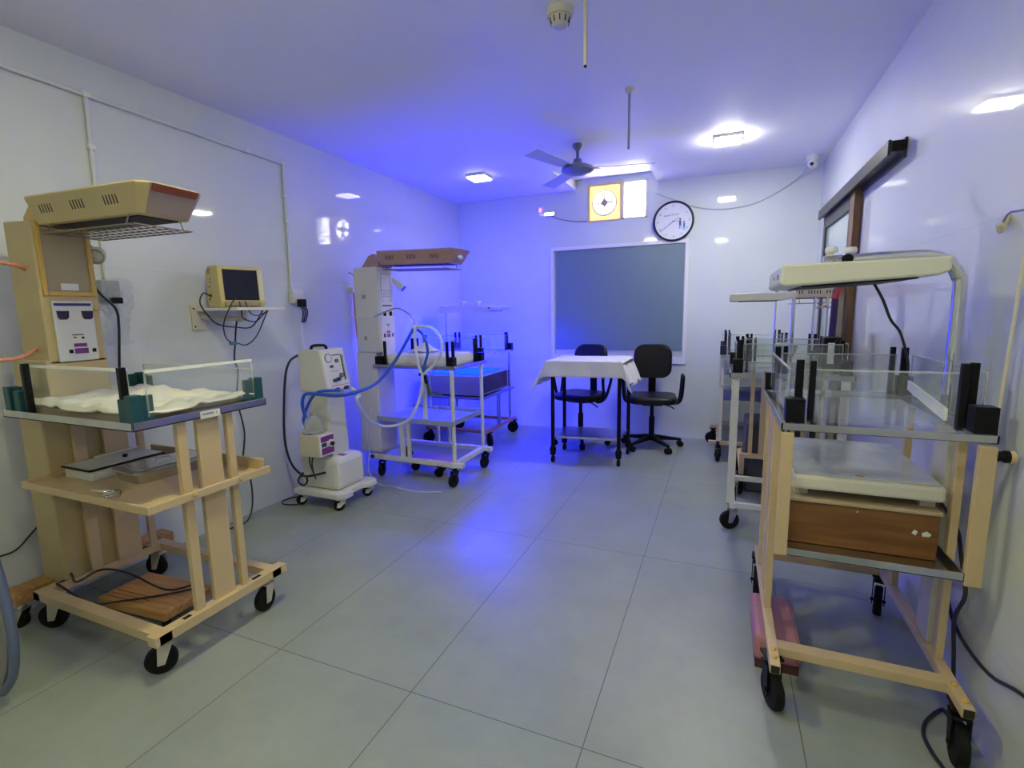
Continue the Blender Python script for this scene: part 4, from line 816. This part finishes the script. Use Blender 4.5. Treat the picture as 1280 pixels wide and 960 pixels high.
w2 = struct(MB().box(-.985, -.965, D - .004, D + .04, EZ0, EZ1).box(-.755, E1, D - .004, D + .04, EZ0, EZ1).box(-.985, E1, D - .004, D + .04, EZ0, EZ0 + .018).box(-.985, E1, D - .004, D + .04, EZ1 - .012, EZ1).build('window_2', WHITE))
for k in range(6):
    z = EZ0 + .04 + k * .055
    MB().hexa([(-.965, D + .012, z), (-.755, D + .012, z), (-.755, D + .016, z), (-.965, D + .016, z), (-.965, D + .030, z + .045), (-.755, D + .030, z + .045), (-.755, D + .034, z + .045), (-.965, D + .034, z + .045)]).build('louvre_pane', clear('louvre glass', (.90, .92, .90), .2, .22) if 'louvre glass' not in MATS else MATS['louvre glass'], w2)
# small red-lit socket, white adapter with emission added to its face, wires
o = thing('wall_switch', 'small white switch with a red indicator high on the far wall', 'switch', (-1.84, D, 2.367))
MB().box(-.032, .032, -.012, 0, -.032, .032).build('switch_plate', WHITE, o, bevel=.003); MB().box(-.020, .0, -.016, -.012, -.018, .018).build('red_indicator', REDL, o)
o = thing('white_adapter', 'tiny white adapter with an added glow on the far wall beside the red indicator switch', 'adapter', (-1.745, D, 2.315))
MB().box(-.055, .06, -.035, 0, -.020, .020).build('adapter_body', WHITE, o, bevel=.006); MB().box(-.05, .055, -.037, -.035, -.014, .014).build('adapter_glow_face', GLOW, o)
cable('fan_wire', [(-1.79, D - .01, 2.335), (-1.67, D - .008, 2.27), (-1.50, D - .008, 2.225), (-1.34, D - .008, 2.21)], .004, mat('grey wire', (.25, .26, .32), .5), 'thin grey wire sagging from the small wall adapter to the exhaust fan')
cable('camera_wire', [(-.66, D - .008, 2.42), (-.46, D - .008, 2.33), (-.28, D - .008, 2.255), (-.07, D - .008, 2.215), (.2, D - .008, 2.235), (.42, D - .008, 2.33), (.58, D - .04, 2.44), (.62, D - .2, 2.50)], .004, mat('pale wire', (.5, .54, .6), .5), 'pale wire drooping along the far wall from exhaust opening to the camera')
# dome camera
cc = thing('security_camera', 'white turret security camera on the ceiling in the far right corner', 'camera', (.63, 4.98, H))
MB().lathe((0, 0, 0), (0, 0, -1), [(.048, 0), (.050, .03), (.044, .04)], 24).build('camera_base', WHITE, cc, smooth=True)
MB().ball((-.0, -.01, -.062), .042).build('camera_ball', WHITE, cc, smooth=True)
MB().cyl((-.01, -.036, -.070), (-.014, -.054, -.077), .013).build('camera_lens', BLACK, cc)
# ceiling fan
fn = thing('ceiling_fan', 'grey ceiling fan on a short rod before the exhaust opening', 'ceiling fan', (-1.057, 3.843, H))
MB().lathe((0, 0, 0), (0, 0, -1), [(.035, 0), (.04, .02), (.015, .05)], 20).build('canopy', FANM, fn, smooth=True)
MB().cyl((0, 0, -.03), (0, 0, -.13), .012).lathe((0, 0, -.10), (0, 0, -1), [(.014, 0), (.03, .01), (.034, .035), (.022, .045)], 16).build('down_rod', mat('blue grey rod', (.16, .18, .34), .4), fn, smooth=True)
MB().lathe((0, 0, -.135), (0, 0, -1), [(.03, 0), (.055, .008), (.118, .035), (.122, .055), (.10, .072), (.04, .085), (.001, .087)], 32).build('motor_housing', FANM, fn, smooth=True)
for a in (12, 132, 252):
    M = Matrix.Rotation(radians(a), 4, 'Z'); g = MB(M)
    g.hexa([(.10, -.025, -.182), (.17, -.03, -.184), (.17, .03, -.178), (.10, .025, -.180), (.10, -.025, -.178), (.17, -.03, -.180), (.17, .03, -.174), (.10, .025, -.176)])
    ir = g.build('blade_arm', mat('dark blade arm', (.10, .08, .12), .4), fn)
    g = MB(M); g.hexa([(.16, -.045, -.188), (.56, -.06, -.190), (.56, .06, -.172), (.16, .045, -.174), (.16, -.045, -.184), (.56, -.06, -.186), (.56, .06, -.168), (.16, .045, -.170)])
    g.build('blade', mat('pale blade enamel', (.60, .62, .70), .4), fn)
# drop rods, smoke detector
o = thing('ceiling_rod', 'bare white drop rod hanging from the ceiling near the smoke detector', 'rod', (-.548, 2.105, H), 0, 'fan drop rods without fans')
MB().cyl((0, 0, 0), (0, 0, -.265), .008).build('rod', IVORY, o); MB().cyl((0, 0, -.265), (0, 0, -.272), .006).build('rod_end', BLACK, o)
o = thing('ceiling_rod', 'thin grey drop rod hanging from a ceiling hook before the ceiling fan', 'rod', (-.538, 3.045, H), 0, 'fan drop rods without fans')
MB().cyl((0, 0, -.02), (0, 0, -.325), .0065).build('rod', mat('grey rod', (.34, .32, .40), .4), o); MB().lathe((0, 0, 0), (0, 0, -1), [(.026, 0), (.026, .010), (.012, .03)], 14).build('hook_plate', IVORY, o)
o = thing('smoke_detector', 'cream smoke detector on the ceiling at the top of the photo', 'smoke detector', (-.675, 2.175, H))
MB().lathe((0, 0, 0), (0, 0, -1), [(.055, 0), (.056, .02), (.052, .028)], 28).build('detector_base', BEIGE, o, smooth=True)
g = MB().lathe((0, 0, -.028), (0, 0, -1), [(.044, 0), (.044, .004), (.034, .030), (.026, .036), (.001, .037)], 28).build('sensing_dome', BEIGE, o, smooth=True)
sl = MB()
for k in range(10): a = 2 * pi * k / 10; sl.bar((.042 * cos(a), .042 * sin(a), -.034), (.036 * cos(a), .036 * sin(a), -.055), .010, .003)
sl.build('dome_slots', DARK, g)
# hook on the right wall
o = thing('wall_hook', 'white wall hook with a bent wire on the right wall edge', 'hook', (RX, 1.92, 1.54))
MB().tube([(-.004, 0, .01), (-.012, -.005, -.02), (-.022, -.01, -.035), (-.03, -.02, -.02)], .008, 8, 5).build('hook_body', BEIGE, o, smooth=True)
MB().tube([(-.02, -.015, -.01), (-.022, -.05, .008), (-.015, -.10, .006), (-.004, -.25, .0)], .003, 6, 5).build('hook_wire', mat('dull wire', (.30, .25, .20), .35, .8), o, smooth=True)

# ================================================================== 8. right hand phototherapy trolley (nearest)
pl_ = (.43, 2.08, 0); M0 = off(pl_)
t = thing('phototherapy_unit', 'cream phototherapy trolley with white lamp on a bent steel pole, nearest on the right', 'phototherapy unit', pl_)
g = MB(M0); g.box(.175, .205, 1.60, 2.46, .175, .205); g.box(.645, .675, 1.60, 2.46, .175, .205); g.box(.20, .65, 1.70, 1.745, .172, .202); g.box(.20, .65, 2.40, 2.43, .172, .202)
bf = g.build('base_frame', CREAM, t, bevel=.002)
for x in (.178, .648): MB(M0).box(x, x + .024, 1.598, 1.60, .178, .202).build('open_tube_end', DARK, bf)
g = MB(M0)
for (x, y) in ((.19, 1.64), (.19, 1.68), (.66, 1.63), (.66, 1.70)): g.lathe((x, y, .205), (0, 0, 1), [(.009, 0), (.009, .004), (.004, .008)], 10)
g.build('frame_bolts', OCHRE, bf)
for (x, y, a) in ((.19, 1.70, 1.9), (.665, 1.66, 1.45), (.19, 2.42, 1.5), (.655, 2.42, 1.3)): castor(t, x - pl_[0], y - pl_[1], .062, a, BLACK, top=.175)
MB(M0).box(.178, .202, 1.925, 1.955, .205, .92).build('upright', CREAM, t, bevel=.002); MB(M0).box(.182, .198, 2.05, 2.16, .205, .92).build('upright_board', CREAM, t, bevel=.002); MB(M0).box(.178, .202, 2.26, 2.285, .205, .92).build('upright', CREAM, t, bevel=.002)
MB(M0).box(.650, .672, 1.815, 1.845, .205, .92).build('upright', CREAM, t, bevel=.002); MB(M0).box(.654, .670, 1.90, 2.0, .205, .92).build('upright_board', BEIGE, t, bevel=.002); MB(M0).box(.650, .672, 2.26, 2.285, .205, .92).build('upright', CREAM, t, bevel=.002)
MB(M0).box(.178, .212, 1.690, 1.712, .525, .918).build('front_hanger', CREAM, t, bevel=.002); hr = MB(M0).box(.652, .690, 1.690, 1.712, .515, .918).build('front_hanger', CREAM, t, bevel=.002)
MB(M0).cyl((.69, 1.70, .893), (.706, 1.70, .893), .014).cyl((.706, 1.70, .893), (.724, 1.70, .893), .017).build('hanger_knob', BLACK, hr); MB(M0).cyl((.716, 1.70, .893), (.7265, 1.70, .893), .018).build('knob_cap', CREAM, hr)
g = MB(M0); x0, x1, ya, yb, z0, z1 = .178, .70, 1.715, 2.46, .922, .945
g.box(x0, x1, ya, ya + .006, z0, z1); g.box(x0, x1, yb - .006, yb, z0, z1); g.box(x0, x0 + .006, ya, yb, z0, z1); g.box(x1 - .006, x1, ya, yb, z0, z1)
g.box(x0, x0 + .03, ya, yb, z0, z0 + .003); g.box(x1 - .03, x1, ya, yb, z0, z0 + .003); g.box(x0, x1, ya, ya + .03, z0, z0 + .003); g.box(x0, x1, yb - .03, yb, z0, z0 + .003)
g.build('cot_rim', CHROME, t, bevel=.001)
MB(M0).box(.21, .67, 1.75, 2.43, .946, .952).build('acrylic_floor', ACRYL, t)
g = MB(M0); x0, x1, ya, yb, z0, z1 = .205, .655, 1.695, 2.44, .525, .55
g.box(x0, x1, ya, yb, z0, z0 + .004); g.box(x0, x1, ya, ya + .006, z0, z1); g.box(x0, x1, yb - .006, yb, z0, z1); g.box(x0, x0 + .006, ya, yb, z0, z1); g.box(x1 - .006, x1, ya, yb, z0, z1)
g.build('lower_tray', CHROME, t, bevel=.001)
for (x, y, sx, sy) in ((.215, 1.75, -1, -1), (.672, 1.75, 1, -1), (.205, 2.43, -1, 1), (.672, 2.43, 1, 1)): corner_posts(t, x, y, .945, sx, sy, .19).data.transform(M0)
panel(t, M0, (.246, 1.785), (.640, 1.785), .963, 1.105, strip=ACEDGE); panel(t, M0, (.24, 2.40), (.635, 2.40), .963, 1.105, strip=ACEDGE)
panel(t, M0, (.200, 1.79), (.200, 2.39), .963, 1.105, strip=ACEDGE); panel(t, M0, (.685, 1.79), (.685, 2.39), .963, 1.105, strip=ACEDGE)
MB(M0).bar((.60, 1.78, .985), (.655, 2.30, 1.0), .008, .035).build('spare_acrylic_strip', ACTOP, t)
MB(M0).tube([(.672, 1.99, .95), (.672, 1.99, 1.33), (.664, 1.99, 1.385), (.640, 1.99, 1.425), (.60, 1.99, 1.448), (.54, 1.985, 1.453), (.30, 1.98, 1.447)], .0185, 16, 6).build('lamp_pole', SHINY, t, smooth=True)
hd = MB(M0).prism([(.152, 1.366), (.17, 1.360), (.535, 1.378), (.560, 1.390), (.562, 1.428), (.156, 1.425)], 'xz', 1.72, 2.16).build('lamp_head', mat('cream white lamp case', (.74, .74, .62), .3), t, bevel=.007)
MB(M0).prism([(.215, 1.3575), (.50, 1.3720), (.50, 1.3770), (.215, 1.3625)], 'xz', 1.76, 2.12).build('lamp_slot', BLACK, hd)
MB(M0).box(.1525, .155, 1.80, 1.83, 1.385, 1.40).box(.1525, .155, 1.95, 1.96, 1.39, 1.40).build('end_buttons', NAVY, hd)
g = MB(M0); g.cyl((.352, 1.90, 1.446), (.352, 2.05, 1.446), .013)
g.build('cross_tube', SHINY, t); MB(M0).cyl((.352, 1.889, 1.446), (.352, 1.90, 1.446), .0155).cyl((.352, 1.885, 1.446), (.352, 1.8895, 1.446), .010).build('tube_cap', BLACK, t)
for (x, y) in ((.322, 1.985), (.385, 2.03)):
    MB(M0).cyl((x, y, 1.43), (x, y, 1.475), .007).lathe((x, y, 1.472), (0, 0, 1), [(.010, 0), (.018, .004), (.019, .016), (.015, .022)], 14).build('clamp_knob', WHITE, t, smooth=True)
MB(M0).cyl((.705, 1.755, .945), (.719, 1.755, 1.42), .0045).build('thin_rod', IVORY, t)
cable('lamp_cable', [(.46, 2.05, 1.376), (.49, 2.05, 1.32), (.53, 2.10, 1.25), (.575, 2.15, 1.20), (.64, 2.28, 1.09), (.665, 2.36, 1.03)], .0045, CABLE, 'dark cable hanging from the nearest right lamp head to its cot corner')
cable('box_cable', [(.60, 1.86, .735), (.635, 1.87, .70), (.68, 1.90, .64), (.715, 1.93, .58), (.72, 1.90, .50), (.715, 1.84, .42), (.70, 1.85, .33), (.705, 1.84, .21), (.71, 1.82, .02), (.70, 1.86, .007), (.64, 1.79, .007), (.61, 1.72, .007), (.61, 1.65, .007), (.62, 1.60, .007), (.63, 1.50, .007)], .0055, CABLE, 'black cable running from the white light box down to the floor by the right wall')
cable('hanging_cable', [(.725, 1.98, .33), (.733, 1.94, .27), (.733, 1.84, .25), (.733, 1.69, .262), (.733, 1.54, .32), (.733, 1.35, .36)], .0055, CABLE, 'black cord sagging along the right wall behind the nearest trolley')
# wooden box and light box
bl = (.425, 2.02, .53)
t2 = thing('wooden_box', 'brown plywood box with chipped white spots on the nearest right trolley', 'box', bl); Mb = off(bl)
MB(Mb).box(.225, .622, 1.80, 2.25, .53, .672).build('box_front', PLY, t2, bevel=.003); MB(Mb).box(.220, .627, 1.795, 2.255, .672, .684).build('box_lid', PLYE, t2, bevel=.002)
MB(Mb).prism([(.555, .610), (.565, .604), (.570, .616), (.562, .622)], 'xz', 1.7985, 1.80).prism([(.582, .603), (.600, .604), (.604, .612), (.592, .620), (.580, .613)], 'xz', 1.7985, 1.80).prism([(.41, .655), (.415, .655), (.414, .661)], 'xz', 1.7985, 1.80).build('chipped_spots', WHITE, t2)
bl = (.42, 2.06, .684); t2 = thing('light_box', 'white flat light box with scuffed clear top lying on the plywood box', 'light box', bl); Mb = off(bl)
for (x, y) in ((.26, 1.86), (.60, 1.86), (.26, 2.24), (.60, 2.24)): MB(Mb).box(x - .02, x + .02, y - .02, y + .02, .684, .715).build('foot', BEIGE, t2, bevel=.002)
MB(Mb).box(.225, .628, 1.79, 2.31, .715, .762).build('case', mat('cream white case', (.74, .72, .60), .35), t2, bevel=.010)
MB(Mb).box(.235, .618, 1.80, 2.30, .762, .768).build('clear_top', TOPGL, t2, bevel=.002)
MB(Mb).prism([(.40, 1.812), (.425, 1.81), (.43, 1.825), (.41, 1.83)], 'xy', .768, .7686).build('rust_stain', mat('rust stain', (.30, .14, .05), .7), t2)
# pink step block
t2 = thing('step_block', 'pink padded step block on the floor under the nearest right trolley', 'step', (.225, 2.02, 0))
MB().box(-.075, .075, -.16, .16, .03, .125).build('pad', PINK, t2, bevel=.018); MB().box(-.07, .07, -.155, .155, .0, .032).build('block_base', mat('dark maroon base', (.10, .03, .03), .6), t2)

# ================================================================== 9. white trolley behind
pl_ = (.34, 3.30, 0); M0 = off(pl_)
t = thing('phototherapy_unit', 'white framed phototherapy trolley with flat lamp head, second along the right wall', 'phototherapy unit', pl_)
g = MB(M0); g.box(.075, .105, 3.03, 3.60, .15, .18); g.box(.585, .615, 3.03, 3.60, .15, .18); g.box(.10, .59, 3.04, 3.07, .151, .181); g.box(.10, .59, 3.55, 3.58, .151, .181)
g.build('base_frame', WHITEG, t, bevel=.002)
for (x, y, a) in ((.095, 3.10, .3), (.60, 3.10, 1.2), (.11, 3.56, 1.4), (.60, 3.56, 1.2)): castor(t, x - pl_[0], y - pl_[1], .055, a, CHROME, top=.15)
for (x, y) in ((.075, 3.045), (.60, 3.045)): MB(M0).box(x - .018, x + .022, y - .012, y + .012, .18, .915).build('leg', WHITEG, t, bevel=.002)
for (x, y) in ((.09, 3.565), (.60, 3.565)): MB(M0).box(x - .014, x + .014, y - .012, y + .012, .18, .915).build('leg', WHITEG, t, bevel=.002)
g = MB(M0); x0, x1, ya, yb, z0, z1 = .045, .64, 3.02, 3.60, .915, .94
g.box(x0, x1, ya, ya + .006, z0, z1); g.box(x0, x1, yb - .006, yb, z0, z1); g.box(x0, x0 + .006, ya, yb, z0, z1); g.box(x1 - .006, x1, ya, yb, z0, z1); g.build('cot_rim', CHROME, t)
MB(M0).box(.08, .60, 3.05, 3.57, .942, .948).build('acrylic_floor', ACRYL, t)
for (x, y, sx, sy) in ((.085, 3.07, -1, -1), (.60, 3.07, 1, -1), (.075, 3.55, -1, 1), (.60, 3.55, 1, 1)): corner_posts(t, x, y, .94, sx, sy, .18).data.transform(M0)
for (a, b) in (((.11, 3.06), (.58, 3.06)), ((.11, 3.56), (.58, 3.56)), ((.075, 3.10), (.075, 3.53)), ((.61, 3.10), (.61, 3.53))): panel(t, M0, a, b, .955, 1.10, strip=ACEDGE)
hd = MB(M0).prism([(.03, 1.335), (.30, 1.337), (.36, 1.35), (.36, 1.38), (.03, 1.378)], 'xz', 3.10, 3.45).build('lamp_head', WHITE, t, bevel=.006)
MB(M0).box(.075, .27, 3.13, 3.42, 1.3325, 1.3385).build('lamp_slot', mat('slate slot', (.05, .07, .12), .4), hd)
MB(M0).tube([(.40, 3.59, .18), (.40, 3.59, 1.34), (.395, 3.56, 1.37), (.37, 3.45, 1.385), (.28, 3.30, 1.385)], .011, 10, 4).build('lamp_pole', SHINY, t, smooth=True)
MB(M0).cyl((.30, 3.585, .94), (.30, 3.585, 1.34), .005).build('thin_rod', SHINY, t)
MB(M0).box(.05, .10, 3.012, 3.02, .918, .938).build('rim_label', CHROME, t)
# items on / behind it
t2 = thing('controller_box', 'black box with white front label on the second right trolley', 'controller', (.555, 3.24, .948)); Mb = off((.555, 3.24, .948))
MB(Mb).box(.515, .60, 3.20, 3.30, .948, 1.13).build('box_body', BLACK, t2, bevel=.006); MB(Mb).box(.535, .575, 3.195, 3.20, .985, 1.10).build('front_label', WHITE, t2)
g = MB(); g.tube([(.600, 3.42, 1.40), (.590, 3.41, 1.36), (.585, 3.40, 1.20), (.580, 3.39, 1.00)], .018, 8, 5)
o = g.build('cloth_strap', VIOLET, smooth=True, origin=(.585, 3.40, .95)); tag(o, 'dark violet rolled strap hanging with a red top end behind the lamp', 'strap')
MB(off((.585, 3.40, .95))).tube([(.618, 3.425, 1.43), (.608, 3.42, 1.41), (.595, 3.412, 1.375), (.588, 3.408, 1.34)], .020, 8, 4).build('red_end', RED, o, smooth=True)
t2 = thing('drip_stand', 'bent chrome loop stand near the door glass on the right', 'stand', (.56, 3.63, 0)); Mb = off((.56, 3.63, 0))
MB(Mb).tube([(.52, 3.64, .02), (.52, 3.64, 1.26), (.53, 3.64, 1.29), (.56, 3.64, 1.295), (.61, 3.64, 1.295), (.63, 3.64, 1.28)], .008, 8, 3).build('loop_rod', SHINY, t2, smooth=True)
MB(Mb).lathe((.52, 3.64, 0), (0, 0, 1), [(.05, 0), (.05, .012), (.012, .022)], 18).build('stand_foot', BLACK, t2)
t2 = thing('bowl', 'small clear bowl with white rim standing on the cream warmer bed at right', 'bowl', (.40, 3.80, .97))
MB().lathe((0, 0, 0), (0, 0, 1), [(.04, 0), (.06, .05), (.066, .085), (.062, .085), (.056, .05), (.036, .006)], 24, False).build('bowl_body', ACEDGE, t2, smooth=True); MB().lathe((0, 0, .078), (0, 0, 1), [(.066, 0), (.070, .004), (.066, .010), (.062, .004)], 24, False).build('rim', WHITE, t2, smooth=True)

# ================================================================== 10. cream warmer with slats, third on the right
pl_ = (.45, 4.02, 0); M0 = off(pl_)
t = thing('radiant_warmer', 'cream radiant warmer with slatted front uprights, third along the right wall', 'medical warmer', pl_)
g = MB(M0); g.box(.14, .66, 3.70, 3.735, .27, .30); g.box(.14, .66, 4.30, 4.33, .15, .18); g.box(.14, .17, 3.70, 4.33, .15, .18); g.box(.63, .66, 3.70, 4.33, .15, .18); g.box(.14, .17, 3.70, 3.735, .18, .27); g.box(.63, .66, 3.70, 3.735, .18, .27)
g.build('base_frame', CREAM, t, bevel=.002)
for (x, y) in ((.155, 3.74), (.645, 3.74), (.155, 4.30), (.645, 4.30)): castor(t, x - pl_[0], y - pl_[1], .05, 1.2, BLACK, top=.15)
for a, b in ((.19, .215), (.255, .305), (.345, .37), (.44, .465), (.50, .55), (.59, .615)): MB(M0).box(a, b, 3.708, 3.726, .30, .915).build('slat', CREAM, t, bevel=.001)
g = MB(M0); x0, x1, ya, yb, z0, z1 = .13, .67, 3.69, 4.34, .915, .94
g.box(x0, x1, ya, yb, z0, z0 + .005); g.box(x0, x1, ya, ya + .006, z0, z1); g.box(x0, x0 + .006, ya, yb, z0, z1); g.box(x1 - .006, x1, ya, yb, z0, z1); g.build('bed_tray', STEEL, t)
for (x, y, sx, sy) in ((.16, 3.73, -1, -1), (.64, 3.73, 1, -1), (.16, 4.30, -1, 1), (.64, 4.30, 1, 1)): corner_posts(t, x, y, .94, sx, sy, .16).data.transform(M0)
for (a, b) in (((.19, 3.72), (.61, 3.72)), ((.15, 3.76), (.15, 4.27))): panel(t, M0, a, b, .955, 1.09, strip=ACEDGE)
MB(M0).box(.66, .735, 3.78, 3.96, .10, 1.45).build('column', BEIGE, t, bevel=.008)
hood = head_mesh(t, .36, .25, .075, 1.355, mat('pale hood', (.72, .66, .54), .35)); hood.location = (.69 - pl_[0], 3.86 - pl_[1], 0); hood.rotation_euler = (0, 0, radians(180))
MB(M0).cyl((.60, 3.70, .94), (.60, 3.70, 1.36), .006).build('drip_rod', IVORY, t)
o = MB().box(.175, .60, 3.78, 4.18, .30, .80).build('storage_cabinet', mat('dark grey cabinet', (.07, .075, .09), .5), bevel=.02, origin=(.39, 4.0, .30)); tag(o, 'dark grey cabinet standing behind the slats of the third right warmer', 'cabinet')
o.location.z = .0; 
for v in o.data.vertices: v.co.z = v.co.z + .0 if v.co.z > .25 else 0.0
# ================================================================== 11. farthest right trolley
pl_ = (.22, 4.80, 0); M0 = off(pl_)
t = thing('bassinet_trolley', 'farthest trolley on the right, with a blue-black cot clip in front of the far wall', 'trolley', pl_)
g = MB(M0); g.box(-.08, .50, 4.48, 4.51, .15, .18); g.box(-.08, .50, 5.12, 5.15, .15, .18); g.box(-.02, .01, 4.48, 5.15, .15, .18); g.box(.47, .50, 4.48, 5.15, .15, .18)
g.build('base_frame', mat('pinkish rail', (.55, .40, .34), .4), t, bevel=.002)
for (x, y, a) in ((-.05, 5.12, .2), (.48, 5.12, .2), (-.0, 4.52, 1.5), (.48, 4.52, .5)): castor(t, x - pl_[0], y - pl_[1], .055, a, BLACK, top=.15)
for (x, y) in ((.01, 4.50), (.49, 4.50), (.01, 5.12), (.49, 5.12)): MB(M0).box(x - .012, x + .012, y - .012, y + .012, .18, .91).build('leg', WHITEG, t)
MB(M0).box(.0, .49, 4.50, 5.13, .35, .53).build('grey_bin', mat('grey bin', (.30, .34, .36), .5), t, bevel=.006); MB(M0).box(-.01, .50, 4.49, 5.14, .66, .74).box(-.01, .50, 4.485, 5.14, .655, .662).build('grey_shelf_box', mat('grey shelf', (.36, .40, .41), .4), t, bevel=.003)
MB(M0).box(-.01, .50, 4.47, 5.15, .895, .918).build('cot_rim', CHROME, t, bevel=.002)
for (x, y, sx, sy) in ((.01, 4.49, -1, -1), (.48, 4.49, 1, -1), (.01, 5.12, -1, 1), (.48, 5.12, 1, 1)):
    o = corner_posts(t, x, y, .918, sx, sy, .18, m=mat('blue black clip', (.01, .012, .06), .4)); o.data.transform(M0)
for (a, b) in (((.04, 4.48), (.46, 4.48)), ((.0, 4.52), (.0, 5.10))): panel(t, M0, a, b, .93, 1.08, strip=ACEDGE)
